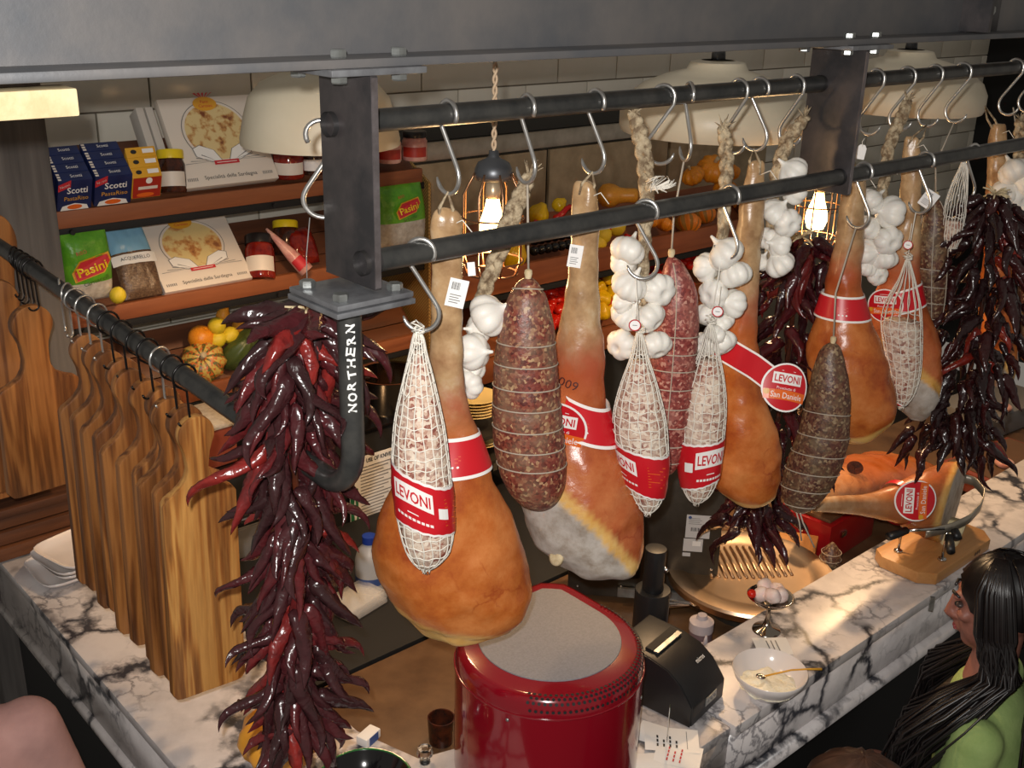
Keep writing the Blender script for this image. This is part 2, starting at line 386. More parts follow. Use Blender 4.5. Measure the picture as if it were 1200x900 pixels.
# ------------------------------------------------------------------ mesh helpers
def link_mesh(name, me, mat=None, parent=None, loc=(0, 0, 0), rot=None):
    o = bpy.data.objects.new(name, me); COL.objects.link(o)
    if mat is not None and not me.materials: me.materials.append(MATS[mat] if isinstance(mat, str) else mat)
    if parent is not None: o.parent = parent
    o.location = loc
    if rot is not None: o.rotation_euler = rot
    return o
def mk(name, verts, faces, mat, parent=None, smooth=True, loc=(0, 0, 0), rot=None, attrs=None):
    me = bpy.data.meshes.new(name); me.from_pydata([tuple(v) for v in verts], [], faces); me.update()
    if smooth: me.polygons.foreach_set('use_smooth', [True] * len(me.polygons))
    for k, a in (attrs or {}).items():
        at = me.attributes.new(k, 'FLOAT', 'POINT'); at.data.foreach_set('value', list(map(float, a)))
    return link_mesh(name, me, mat, parent, loc, rot)
def share(o, name, parent=None, loc=(0, 0, 0), rot=(0, 0, 0), scale=(1, 1, 1)):
    c = bpy.data.objects.new(name, o.data if hasattr(o, 'data') else o); COL.objects.link(c); c.parent = parent
    c.location = loc; c.rotation_euler = rot; c.scale = scale if hasattr(scale, '__len__') else (scale,) * 3
    return c
class MB:
    def __init__(s): s.v = []; s.f = []
    def add(s, v, f):
        n = len(s.v); s.v += [tuple(p) for p in v]; s.f += [tuple(i + n for i in q) for q in f]; return s
    def box(s, c, d, M=None):
        x, y, z = d[0] / 2, d[1] / 2, d[2] / 2
        v = [Vector((sx * x, sy * y, sz * z)) for sz in (-1, 1) for sy in (-1, 1) for sx in (-1, 1)]
        if M is not None: v = [M @ p for p in v]
        v = [p + Vector(c) for p in v]
        return s.add(v, [(0, 2, 3, 1), (4, 5, 7, 6), (0, 1, 5, 4), (2, 6, 7, 3), (0, 4, 6, 2), (1, 3, 7, 5)])
    def prism(s, pts, z0, z1, M=None):           # pts: xy outline counter-clockwise
        n = len(pts); v = [Vector((p[0], p[1], z0)) for p in pts] + [Vector((p[0], p[1], z1)) for p in pts]
        if M is not None: v = [M @ p for p in v]
        return s.add(v, [tuple(range(n - 1, -1, -1)), tuple(range(n, 2 * n))] + [(i, (i + 1) % n, n + (i + 1) % n, n + i) for i in range(n)])
    def tube(s, path, r, n=8, cap=True):
        P = [Vector(p) for p in path]; m = len(P); R = r if hasattr(r, '__len__') else [r] * m
        T = [(P[min(i + 1, m - 1)] - P[max(i - 1, 0)]).normalized() for i in range(m)]
        up = Vector((0, 0, 1)) if abs(T[0].z) < .9 else Vector((1, 0, 0))
        u = (up - T[0] * up.dot(T[0])).normalized(); v = []
        for i in range(m):
            if i: u = (u - T[i] * u.dot(T[i])).normalized()
            w = T[i].cross(u)
            for k in range(n):
                a = 2 * PI * k / n; v.append(P[i] + (u * math.cos(a) + w * math.sin(a)) * R[i])
        f = [(i * n + k, i * n + (k + 1) % n, (i + 1) * n + (k + 1) % n, (i + 1) * n + k) for i in range(m - 1) for k in range(n)]
        if cap: f += [tuple(range(n - 1, -1, -1)), tuple(range((m - 1) * n, m * n))]
        return s.add(v, f)
    def lathe(s, prof, n=24, M=None, lobes=None, caps=True):    # prof: (radius, z); ends closed when radius 0
        v = []; f = []
        for r, z in prof:
            for k in range(n):
                a = 2 * PI * k / n; rr = r * (1 + (lobes[1] * math.cos(lobes[0] * a) if lobes else 0))
                v.append(Vector((rr * math.cos(a), rr * math.sin(a), z)))
        if M is not None: v = [M @ p for p in v]
        m = len(prof)
        f = [(i * n + k, i * n + (k + 1) % n, (i + 1) * n + (k + 1) % n, (i + 1) * n + k) for i in range(m - 1) for k in range(n)]
        if caps: f += [tuple(range(n - 1, -1, -1)), tuple(range((m - 1) * n, m * n))]
        return s.add(v, f)
    def grid(s, fn, nu, nv, closed_v=False):
        v = [fn(i / (nu - 1), j / (nv if closed_v else nv - 1)) for i in range(nu) for j in range(nv)]
        f = []
        for i in range(nu - 1):
            for j in range(nv if closed_v else nv - 1):
                j2 = (j + 1) % nv; f.append((i * nv + j, i * nv + j2, (i + 1) * nv + j2, (i + 1) * nv + j))
        return s.add(v, f)
    def build(s, name, mat, parent=None, smooth=False, bevel=0.0, loc=(0, 0, 0), rot=None, seg=2, auto=None):
        me = bpy.data.meshes.new(name); me.from_pydata(s.v, [], s.f); me.update()
        bm = bmesh.new(); bm.from_mesh(me); bmesh.ops.recalc_face_normals(bm, faces=bm.faces)
        if bevel:
            bmesh.ops.remove_doubles(bm, verts=bm.verts, dist=1e-6)
            ed = [e for e in bm.edges if len(e.link_faces) == 2 and e.calc_face_angle(0) > .5]
            bmesh.ops.bevel(bm, geom=ed, offset=bevel, segments=seg, affect='EDGES', profile=.6, clamp_overlap=True)
        bm.to_mesh(me); bm.free()
        if smooth:
            me.polygons.foreach_set('use_smooth', [True] * len(me.polygons))
            if auto or bevel: me.set_sharp_from_angle(angle=auto or .7)
        return link_mesh(name, me, mat, parent, loc, rot)
def thing(name, label, cat, loc=(0, 0, 0), rz=0.0, group=None):
    o = bpy.data.objects.new(name, None); COL.objects.link(o); o.empty_display_size = .05
    o.location = loc; o.rotation_euler = (0, 0, rz); return tag(o, label, cat, group)
def tag(o, label, cat, group=None):
    o['label'] = label; o['category'] = cat
    if group: o['group'] = group
    return o
def struct(o, label=None):
    o['kind'] = 'structure'
    if label: o['label'] = label
    return o
def arc(c, r, a0, a1, n, plane='xz'):
    out = []
    for i in range(n + 1):
        a = a0 + (a1 - a0) * i / n; x, y = r * math.cos(a), r * math.sin(a)
        out.append(Vector(c) + (Vector((x, 0, y)) if plane == 'xz' else Vector((x, y, 0)) if plane == 'xy' else Vector((0, x, y))))
    return out
def rotz(a): return Matrix.Rotation(a, 3, 'Z')
def rotx(a): return Matrix.Rotation(a, 3, 'X')
def roty(a): return Matrix.Rotation(a, 3, 'Y')
# lettering: flat glyph outlines laid on any surface through a mapping (x, y) -> point
_TX = {}
def glyphs(body, bold=0.0, res=2):
    k = (body, bold)
    if k not in _TX:
        cu = bpy.data.curves.new('lettering', 'FONT'); cu.body = body; cu.size = 1.0; cu.offset = bold; cu.resolution_u = res
        cu.align_x = 'CENTER'; cu.align_y = 'CENTER'
        o = bpy.data.objects.new('lettering', cu)
        me = bpy.data.meshes.new_from_object(o)
        v = [(p.co.x, p.co.y) for p in me.vertices]; f = [tuple(p.vertices) for p in me.polygons]
        bpy.data.objects.remove(o); bpy.data.curves.remove(cu); bpy.data.meshes.remove(me)
        xs = [a for a, b in v]; ys = [b for a, b in v]; cx = (min(xs) + max(xs)) / 2; cy = (min(ys) + max(ys)) / 2
        _TX[k] = ([(a - cx, b - cy) for a, b in v], f, max(xs) - min(xs), max(ys) - min(ys))
    return _TX[k]
def letter(body, mapf, h, mat, parent, cx=0, cy=0, width=None, rot=0.0, bold=0.0, name='lettering', slant=0.0):
    v, f, w0, h0 = glyphs(body, bold); sy = h / h0; sx = (width / w0) if width else sy
    ca, sa = math.cos(rot), math.sin(rot); out = []
    for a, b in v:
        x, y = a * sx + slant * b * sy, b * sy
        out.append(mapf(cx + x * ca - y * sa, cy + x * sa + y * ca))
    return mk(name, out, f, mat, parent, smooth=False)
def patch(pts, mapf, mat, parent, name='print'):     # flat print outline laid on a surface
    return mk(name, [mapf(*p) for p in pts], [tuple(range(len(pts)))], mat, parent, smooth=False)
def rect(x0, y0, x1, y1): return [(x0, y0), (x1, y0), (x1, y1), (x0, y1)]
def disc(cx, cy, rx, ry=None, n=28): ry = ry or rx; return [(cx + rx * math.cos(2 * PI * i / n), cy + ry * math.sin(2 * PI * i / n)) for i in range(n)]
def plane_map(o, ux, uy):                             # (x, y) on a flat face
    o, ux, uy = Vector(o), Vector(ux).normalized(), Vector(uy).normalized()
    return lambda x, y: o + ux * x + uy * y

class Loft:
    """round body through rows (z, centre x, half width, half depth, centre y); u runs top to bottom, th=-pi/2 faces the bar's customers"""
    def __init__(s, rows):
        s.r = np.array(rows, float); s.m = len(rows); s.n = 600
        s.tab = [s._row(i / s.n) for i in range(s.n + 1)]; s.zs = [-q[0] for q in s.tab]
        for i in range(1, s.n + 1): s.zs[i] = max(s.zs[i], s.zs[i - 1])
    def _row(s, u):
        x = u * (s.m - 1); i = min(int(x), s.m - 2); t = x - i
        p0, p1, p2, p3 = s.r[max(i - 1, 0)], s.r[i], s.r[i + 1], s.r[min(i + 2, s.m - 1)]
        q = .5 * ((2 * p1) + (-p0 + p2) * t + (2 * p0 - 5 * p1 + 4 * p2 - p3) * t * t + (-p0 + 3 * p1 - 3 * p2 + p3) * t ** 3)
        return (float(q[0]), float(q[1]), max(float(q[2]), 1e-4), max(float(q[3]), 1e-4), float(q[4]))
    def row(s, u):
        x = min(max(u, 0.0), 1.0) * s.n; i = min(int(x), s.n - 1); t = x - i; a, b = s.tab[i], s.tab[i + 1]
        return tuple(a[k] + (b[k] - a[k]) * t for k in range(5))
    def S(s, u, th, off=0.0):
        z, cx, a, b, cy = s.row(u)
        return Vector((cx + (a + off) * math.cos(th), cy + (b + off) * math.sin(th), z))
    def u_at(s, z):
        i = bisect.bisect_left(s.zs, -z)
        if i <= 0: return 0.0
        if i > s.n: return 1.0
        d = s.zs[i] - s.zs[i - 1]; return (i - 1 + ((-z - s.zs[i - 1]) / d if d > 1e-9 else 0)) / s.n
    def front(s, x, z, off=0.0):                      # the camera-side point at local x, z
        r = s.row(s.u_at(z)); c = max(-.985, min(.985, (x - r[1]) / r[2]))
        return s.S(s.u_at(z), -math.acos(c), off)
def rows_px(fr, rows, depth=.85, cy=0.0):
    out = []
    for q in rows:
        py, xl, xr = q[:3]; dk = q[3] if len(q) > 3 else depth; c = q[4] if len(q) > 4 else cy
        (a, z0), (b, z1) = fr.l(xl, py), fr.l(xr, py)
        out.append(((z0 + z1) / 2, (a + b) / 2, abs(b - a) / 2, abs(b - a) / 2 * dk, c))
    return out
def nz(p, s, o=0): return mnoise.noise(Vector((p[0] * s + o, p[1] * s - o, p[2] * s + 2 * o)))

# ================================================================== THE SETTING
ZT = 1.05                                     # marble bar top
ZW = 0.87                                     # kitchen worktop behind it
f_ = MB().box((3.2, 1.8, -.02), (8.4, 6.4, .04)).build('floor', 'floor_dark'); struct(f_)
# tiled back wall: grout backing and single tiles
WY = 3.80
wb = MB().box((4.6, WY + .06, 1.5), (8.0, .1, 3.0)).build('wall_back', 'grout'); struct(wb, 'cream tiled back wall')
tile0 = MB().box((0, 0, 0), (.393, .012, .127)).build('tile', 'tile_cream', wb, True, .003)
first = True
for rz_ in range(13):
    for cx_ in range(20):
        p = (.88 + cx_ * .4 + (.2 if rz_ % 2 else 0), WY + .006, 1.02 + rz_ * .133)
        if first: tile0.location = p; first = False
        else: share(tile0, 'tile', wb, p)
# grey timber post and dark partitions framing the wall
post = MB().box((.88, 3.10, 1.5), (.34, .10, 3.0)).build('pillar_wood', 'old_wood', None, True, .006); struct(post, 'weathered grey timber post')
wr = MB().box((8.0, 3.0, 1.5), (.1, 1.7, 3.0)).build('wall_right', 'black_matte'); struct(wr, 'dark partition at the end of the kitchen')
# steel I-beam with bolted joint
bm_ = struct(MB().box((2.6, 1.285, 2.531), (7.0, .15, .012)).build('trim_beam', 'beam_steel', None, True, .003), 'grey steel I beam carrying the hanging rack')
MB().box((2.6, 1.285, 2.70), (7.0, .011, .33)).build('web', 'beam_steel', bm_)
MB().box((2.6, 1.285, 2.871), (7.0, .15, .012)).build('upper_flange', 'beam_steel', bm_, True, .003)
MB().box((2.52, 1.245, 2.70), (.012, .07, .32)).build('stiffener', 'steel_plate', bm_)
MB().box((2.60, 1.272, 2.65), (.15, .012, .25)).build('splice_plate', 'steel_plate', bm_, True, .002)
hexb = MB().lathe([(0, 0), (.0105, 0), (.0115, .002), (.0115, .009), (.010, .011), (0, .011)], 6).build('bolt', 'galvanised', bm_)
hexb.location = (2.56, 1.266, 2.585); hexb.rotation_euler = (PI / 2, 0, 0)
share(hexb, 'bolt', bm_, (2.62, 1.266, 2.585), (PI / 2, .3, 0))
pl = MB().box((.10, 1.235, 2.503), (.71, .045, .030)).build('lumber_offcut', 'wood_pale', None, True, .003)
tag(pl, 'pale unpainted lumber strip fixed under the end of the steel beam', 'lumber')

# ------------------------------------------------------------------ hanging rack
XL, XR = .839, 2.022
RLY, RLZ, RUY, RUZ = 1.232, 2.262, 1.304, 2.443
PX, PY = .815, 1.248
rack = thing('hanging_rack', 'black steel pipe rack with two rails and flat hangers bolted under the beam', 'rack', (XL, 1.27, 2.3))
def rk(mb, name, mat, smooth=True, bevel=0.0, **k):
    o = mb.build(name, mat, rack, smooth, bevel, **k); o.location = -Vector((XL, 1.27, 2.3)); return o
rk(MB().tube([(XL, RLY, RLZ), (5.2, RLY, RLZ)], .0165, 24), 'rail', 'pipe_black', auto=.8)
rk(MB().tube([(XL, RUY, RUZ), (5.2, RUY, RUZ)], .0165, 24), 'rail', 'pipe_black', auto=.8)
for i, xx in enumerate((XL, XR, 3.25)):
    o = rk(MB().box((xx, 1.2715, 2.371), (.011, .125, .289)), 'hanger_plate', 'steel_plate', True, .0015)
    e = MB().box((xx, 1.2085, 2.371), (.0095, .0016, .283)).build('ground_edge', 'steel_edge', o)
    t = rk(MB().box((xx + .005, 1.28, 2.5205), (.15, .16, .009)), 'top_plate', 'base_steel', True, .002)
    for sx in (-.045, .05):
        for sy in (-.05, .05):
            b = share(hexb, 'bolt', t, (xx + sx + .005, 1.28 + sy, 2.537)); share(hexb, 'nut', t, (xx + sx + .005, 1.28 + sy, 2.516), (PI, 0, 0))
    for (yy, zz) in ((RLY, RLZ), (RUY, RUZ)):
        MB().tube([(xx - .014, yy, zz), (xx + .014, yy, zz)], [.0175, .0175], 20, False).build('weld', 'steel_dark', o, True)
bp = rk(MB().box((.82, 1.248, 2.219), (.126, .124, .008)).box((.82, 1.248, 2.209), (.130, .128, .008)), 'base_plate', 'base_steel', True, .0015)
for sx in (-.045, .045):
    for sy in (-.042, .042):
        share(hexb, 'bolt', bp, (.82 + sx, 1.248 + sy, 2.223), (0, 0, sx * 9 + sy * 20))
pp = [(PX, PY, 2.206), (PX, PY, 2.1), (PX, PY, 1.98)] + [(PX, PY + .075 - .075 * math.cos(a), 1.977 - .075 * math.sin(a)) for a in np.linspace(.12, PI / 2, 9)]
pp += [(PX, 1.5, 1.912), (PX, 2.9, 1.981)]
bpipe = rk(MB().tube(pp, .0178, 24), 'board_pipe', 'pipe_black', auto=.8)
# hand-painted word on the upright pipe, reading upwards
_a0 = math.atan2(-PY, -PX) + .06
def pipe_map(x, y):
    a = _a0 + x / .0178; r = .0184
    return Vector((PX + r * math.cos(a), PY + r * math.sin(a), y))
for i, ch in enumerate('NORTHERN'):
    zc_ = 2.050 + i * .0172
    j = [0, 1, -1, 1, 0, -1, 1, 0][i]
    letter(ch, pipe_map, [.0125, .0135, .0115, .012, .012, .013, .0125, .013][i], 'white_paint', bpipe, .0005 * j, zc_, rot=PI / 2 + .12 * j, bold=.03, width=.0135)

# ------------------------------------------------------------------ marble bar counter
bar = thing('bar_counter', 'L shaped white marble bar counter with dark grey veining', 'counter', (1.2, 1.3, 0))
def bp_(mb, name, mat, smooth=True, bevel=0.0):
    o = mb.build(name, mat, bar, smooth, bevel); o.location = (-1.2, -1.3, 0); return o
XO = .735
bp_(MB().prism([(XO, 1.165), (1.758, 1.165), (1.758, 1.41), (1.70, 1.50), (1.28, 1.50), (1.15, 1.54), (1.10, 1.70), (1.10, 3.02), (XO, 3.02)], ZT - .034, ZT - .004), 'slab', 'marble', True, .008)
bp_(MB().prism([(1.761, 1.155), (4.9, 1.155), (4.9, 1.41), (1.761, 1.41)], ZT - .034, ZT), 'slab', 'marble', True, .009)
bp_(MB().box((XO + .016, 2.09, ZT - .105), (.026, 1.84, .142)), 'apron', 'marble')
bp_(MB().box((1.25, 1.185, ZT - .105), (1.02, .026, .142)), 'apron', 'marble')
bp_(MB().box((3.33, 1.178, ZT - .105), (3.14, .026, .142)), 'apron', 'marble')
bp_(MB().tube([(1.70, 1.160, ZT - .182), (4.9, 1.160, ZT - .182)], .021, 16), 'nosing', 'marble')
bp_(MB().tube([(XO + .006, 1.17, ZT - .182), (XO + .006, 3.02, ZT - .182)], .018, 16), 'nosing', 'marble')
bp_(MB().prism([(XO + .03, 1.21), (4.9, 1.21), (4.9, 1.39), (1.09, 1.39), (1.09, 3.0), (XO + .03, 3.0)], 0, ZT - .03), 'base', 'black_matte', False)
# wooden planks closing the far end of the counter
lb = thing('plank_ledge', 'stained wooden plank ledge at the far end of the marble counter', 'ledge', (.85, 2.93, ZT))
for i in range(3):
    MB().box((.0, .02 + i * .014, .022 + i * .042), (.48, .035, .038)).build('plank', 'rustic_wood', lb, True, .003)
MB().box((.0, .06, .14), (.48, .10, .026)).build('plank', 'rustic_wood', lb, True, .004)

# kitchen worktop behind the bar
wk = thing('kitchen_worktop', 'worn brown kitchen worktop behind the marble bar', 'worktop', (2.6, 1.75, 0))
MB().box((.25, 0.0, ZW - .02), (3.5, .68, .04)).build('top', 'orange_floor', wk, True, .004)
MB().box((.25, .0, (ZW - .04) / 2), (3.46, .62, ZW - .04)).build('body', 'black_matte', wk)
wk2 = thing('prep_counter', 'black topped prep counter beyond the brown worktop', 'counter', (1.9, 2.45, 0))
MB().box((0.1, 0, ZW - .02), (1.9, .70, .05)).build('top', 'black_matte', wk2, True, .004)
MB().box((0.1, 0, (ZW - .045) / 2), (1.86, .64, ZW - .045)).build('body', 'stainless_dark', wk2)

# ------------------------------------------------------------------ sloping display shelves, left bay
SY = 3.10
shelfL = thing('display_shelf', 'sloping wooden display shelf of packets and jars below cream tiles', 'shelf', (1.65, SY, 0))
TIER = [2.65 - .672, 2.65 - .970, 2.65 - 1.285]
for zt in TIER:
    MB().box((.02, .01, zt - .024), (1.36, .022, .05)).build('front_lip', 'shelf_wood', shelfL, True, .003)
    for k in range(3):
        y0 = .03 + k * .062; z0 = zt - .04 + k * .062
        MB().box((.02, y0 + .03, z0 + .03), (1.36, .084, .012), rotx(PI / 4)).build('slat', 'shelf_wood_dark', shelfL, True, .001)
    MB().box((.02, .03, zt - .062), (1.40, .05, .024)).build('steel_rail', 'black_matte', shelfL, True, .002)
    for q in (-.55, .1):
        MB().tube([(q, .0, zt - .06), (q, -.012, zt - .06)], .008, 8).build('rail_stud', 'black_matte', shelfL)
MB().prism([(-.02, -.72), (.60, -.40), (.60, -1.9), (-.02, -1.9)], .712, .722, Matrix(((0, 0, 1), (1, 0, 0), (0, 1, 0)))).build('perforated_side', 'mesh_panel', shelfL, loc=(0, 0, 2.65))
# right bay with the heated vegetables
shelfR = thing('vegetable_shelf', 'stepped wooden vegetable display below the stainless cabinet', 'shelf', (3.4, SY, 0))
TR = [2.65 - 1.10, 2.65 - 1.465]
for zt in TR:
    MB().box((0, .01, zt - .05), (2.0, .022, .10)).build('front_lip', 'shelf_wood', shelfR, True, .003)
    for k in range(4):
        y0 = .03 + k * .07; z0 = zt - .09 + k * .052
        MB().box((0, y0 + .035, z0 + .026), (2.0, .084, .012), rotx(.64)).build('slat', 'shelf_wood', shelfR, True, .001)
    MB().box((0, .04, zt - .12), (2.04, .05, .03)).build('steel_rail', 'black_matte', shelfR, True, .002)
for sx in (-1.01, 1.01):
    MB().box((sx, .2, 1.0), (.02, .4, 1.2)).build('side_board', 'shelf_wood_dark', shelfR)
# stainless cabinet against the tiles
cab = thing('steel_cabinet', 'stainless steel kitchen cabinet above the pumpkins against the tiles', 'cabinet', (2.44, 3.405, 0))
MB().box((1.2, .19, 1.76), (2.4, .36, .50)).build('carcass', 'stainless_dark', cab, True, .004)
MB().box((1.2, -.004, 1.975), (2.4, .02, .07)).build('top_rail', 'stainless', cab, True, .003)
for i in range(3):
    MB().box((.41 + i * .79, -.006, 1.72), (.77, .018, .42)).build('panel', 'panel_brown', cab, True, .003)
MB().box((1.2, .19, 2.012), (2.42, .37, .006)).build('lid', 'black_matte', cab)

# ================================================================== HANGING GOODS
WR = .0035
def _hook():
    p = [Vector((0, 0, 0))]
    p = arc((0, 0, 0), .0205, -.55, PI, 12)
    p += [Vector((-.0195, 0, -.012)), Vector((.021, 0, -.074))]
    p += arc((0, 0, -.092), .0270, .55, -PI * .94, 14)
    mb = MB().tube(p, [WR] * (len(p) - 2) + [WR * .8, WR * .35], 8)
    return mb
HOOK = _hook().build('meat_hook', 'steel_hook', None, True); HOOK_ME = HOOK.data
bpy.data.objects.remove(HOOK)
def hook(px, py, rail, label, yaw=0.0, flip=False, scale=1.0, dy=0.0):
    Y, Z = (RUY, RUZ) if rail == 'u' else (RLY, RLZ)
    p = ony(px, py, Y); o = bpy.data.objects.new('meat_hook', HOOK_ME); COL.objects.link(o)
    o.location = (p.x, Y, Z); o.rotation_euler = (0, 0, -PI / 2 + yaw + (PI if flip else 0)); o.scale = (1, 1, scale)
    tag(o, label, 'hook', 'meat hooks on the rack rails')
    return Vector((p.x, Y + dy, Z - .1160 * scale))

def cord(parent, pts, r=.0011, mat='white_string', name='string', n=5):
    return MB().tube(pts, r, n).build(name, mat, parent, True)

# ------------------------------------------------------------------ labels
def badge(parent, c, r, rx=0.0, ry=0.0, rz=0.0, roll=0.0, curve=0.0, text=True, name='badge'):
    M = (rotz(rz) @ roty(ry) @ rotx(rx)).to_3x3(); c = Vector(c); ca, sa = math.cos(roll), math.sin(roll)
    def mp(lay):
        def f(x, y):
            a, b = x * ca - y * sa, x * sa + y * ca
            return c + M @ Vector((a, curve * a * a - lay, b))
        return f
    base = MB(); n = 40
    pts = [(r * (1 + .012 * (i % 2)) * math.cos(2 * PI * i / n), r * (1 + .012 * (i % 2)) * math.sin(2 * PI * i / n)) for i in range(n)]
    rings = [(0.0,), ]
    def dsk(rr, lay, mat, nm, par):
        mb = MB(); m0 = mp(lay)
        mb.add([m0(0, 0)] + [m0(q * rr * math.cos(2 * PI * i / n), q * rr * math.sin(2 * PI * i / n)) for q in (.5, 1) for i in range(n)],
               [(0, 1 + i, 1 + (i + 1) % n) for i in range(n)] + [(1 + i, 1 + n + i, 1 + n + (i + 1) % n, 1 + (i + 1) % n) for i in range(n)])
        return mb.build(nm, mat, par, True)
    b = dsk(r, 0, 'label_white', name, parent)
    dsk(r * .93, .0005, 'red_label', 'red_field', b)
    if text:
        m1 = mp(.0010); m2 = mp(.0015)
        MB().grid(lambda u, v: m1(-.62 * r + 1.24 * r * u, .12 * r + .46 * r * v), 9, 3).build('name_panel', 'label_white', b)
        letter('LEVONI', m2, .30 * r, 'red_label', b, 0, .35 * r, width=1.1 * r, bold=.02)
        letter('Prosciutto di', m1, .11 * r, 'label_white', b, 0, -.04 * r)
        k = []
        for i in range(9): k.append((-.93 * r + 1.86 * r * i / 8, -.16 * r + .05 * r * math.sin(PI * i / 8)))
        for i in range(9): k.append((.93 * r * (.93) - 1.86 * .93 * r * i / 8, -.56 * r + .05 * r * math.sin(PI * i / 8)))
        mb = MB(); mb.add([m1(*q) for q in k], [(i, i + 1, 16 - i, 17 - i) for i in range(8)]); mb.build('orange_band', 'label_orange', b)
        letter('San Daniele', m2, .24 * r, 'label_white', b, .06 * r, -.33 * r, width=1.35 * r)
        patch(disc(-.78 * r, -.26 * r, .12 * r, n=14), m2, 'gold_print', b, 'seal')
        patch(rect(-.3 * r, .66 * r, .3 * r, .68 * r), m1, 'label_white', b, 'rule')
    return b
def band(parent, lo, z0, z1, tilt=0.0, th0=0.0, off=.0035, th_range=(0, 2 * PI), lines=True):
    full = abs(th_range[1] - th_range[0]) > 6.2; n = 48
    def strip(za, zb, o, nm, mat, par):
        mb = MB()
        def fn(u, v):
            th = th_range[0] + (th_range[1] - th_range[0]) * v
            return lo.S(lo.u_at(za + (zb - za) * u + tilt * math.cos(th - th0)), th, o)
        mb.grid(fn, 5, n, full); return mb.build(nm, mat, par, True)
    b = strip(z0, z1, off, 'label_band', 'label_white', parent); e = (z0 - z1) * .085
    strip(z0 - e, z1 + e, off + .0007, 'red_field', 'red_label', b)
    if lines:
        def mp(x, y):
            th = -PI / 2 + x / .05; z = (z0 + z1) / 2 + y + tilt * math.cos(th - th0); return lo.S(lo.u_at(z), th, off + .0012)
        for i in range(4): patch(rect(-.010, .004 - i * .0032, .012 - .004 * (i % 2), .0046 - i * .0032), mp, 'label_orange', b, 'small_print')
        [patch(disc(-.006 + .007 * q, -.0125, .0018, n=10), mp, 'label_white', b, 'small_mark') for q in range(3)]
    return b

# ------------------------------------------------------------------ hams
def ham(label, Ht, rows, mat, cut=None, seed=0, depth=.78, shank_to=None, blush=None, loop=True, name='prosciutto_ham', fatw=.012, flat=.6, grey=.002):
    fr = Fr(Ht); t = thing(name, label, 'ham', Ht, fr.rz, 'hanging hams')
    lo = Loft(rows_px(fr, rows, depth)); nu, nt = 96, 64
    V = []; A = {'shank': [], 'fat': [], 'cut': [], 'blush': []}
    zt, zb = lo.r[0][0], lo.r[-1][0]
    zs = fr.l(rows[0][1], shank_to)[1] if shank_to else zt + (zb - zt) * .42
    zbl = (fr.l(rows[0][1], blush)[1] if blush else None)
    if cut:
        (cpx, cpy), cyk, nrm = cut; cx, cz = fr.l(cpx, cpy); rr = lo.row(lo.u_at(cz))
        p0 = Vector((cx, -rr[3] * cyk, cz)); nv = Vector(nrm).normalized()
    for i in range(nu):
        u = i / (nu - 1)
        for j in range(nt):
            th = 2 * PI * j / nt; p = lo.S(u, th); r = lo.row(u)
            d = Vector((math.cos(th), math.sin(th), 0))
            w = min(1, r[2] / .05)
            p = p + d * (nz(p, 9, seed) * .010 * w + nz(p, 28, seed + 3) * .0040 + nz(p, 70, seed) * .0009)
            if u < .25: p = p + d * (.003 * math.sin(3 * th + seed) * (1 - u * 4))
            s = -1.0
            if cut:
                q = p + Vector((nz(p, 16, 9), nz(p, 16, 4), nz(p, 16, 2))) * .006
                s = (q - p0).dot(nv)
                if s > 0: p = p - nv * s * flat + Vector((nz(p, 22, 5), nz(p, 22, 6), nz(p, 22, 7))) * .006
            V.append(p)
            sm = lambda a, b, x: max(0, min(1, (x - a) / (b - a)))
            A['cut'].append(sm(grey, grey + .008, s)); A['fat'].append(sm(-fatw - .008, -fatw, s))
            A['shank'].append(sm(zs - .05, zs + .04, p.z)); A['blush'].append((math.exp(-((p.z - zbl) / .06) ** 2) if zbl is not None else 0))
    F = [(i * nt + j, i * nt + (j + 1) % nt, (i + 1) * nt + (j + 1) % nt, (i + 1) * nt + j) for i in range(nu - 1) for j in range(nt)]
    F += [tuple(range(nt - 1, -1, -1)), tuple(range((nu - 1) * nt, nu * nt))]
    F = [tuple(reversed(f)) for f in F]
    mk('meat', V, F, mat, t, True, attrs=A)
    if loop:
        r0 = lo.row(.03); top = Vector((0, 0, 0)); a = Vector((r0[1] - .008, -r0[3], r0[0] - .02)); b = Vector((r0[1] + .008, -r0[3], r0[0] - .025))
        cord(t, [a, (a + top) * .5 + Vector((-.006, -.004, 0)), top + Vector((0, -.002, 0)), (b + top) * .5 + Vector((.007, -.003, 0)), b], .003, 'braid_straw', 'rope_loop', 6)
        cord(t, [b, b + Vector((.02, -.01, .012)), b + Vector((.035, -.015, -.006))], .001, 'white_string', 'string')
    return t, lo, fr
def on_mesh(t, x, z):                                 # the customer-side surface point of a thing's meat near local x, z
    me = [c for c in t.children if c.name.startswith('meat')][0].data
    return min((v.co for v in me.vertices if abs(v.co.x - x) < .012 and abs(v.co.z - z) < .012), key=lambda p: p.y).copy()
def price_tag(parent, c, w, h, roll, rz=0.0, lines=True, name='paper_tag'):
    M = rotz(rz) @ roty(roll); c = Vector(c)
    o = MB().box((0, 0, 0), (w, .0008, h), M).build(name, 'white_tag', parent, loc=c)
    mp = lambda x, y: M @ Vector((x, -.0012, y))
    if lines:
        for i in range(9): patch(rect(-w * .34 + i * w * .05, h * .12, -w * .34 + i * w * .05 + w * (.02 if i % 3 else .032), h * .38), mp, 'ink_black', o, 'bar')
        for i in range(4): patch(rect(-w * .34, -h * .08 - i * h * .09, w * (.25 - .1 * (i % 2)), -h * .05 - i * h * .09), mp, 'ink_grey', o, 'print_line')
    return o

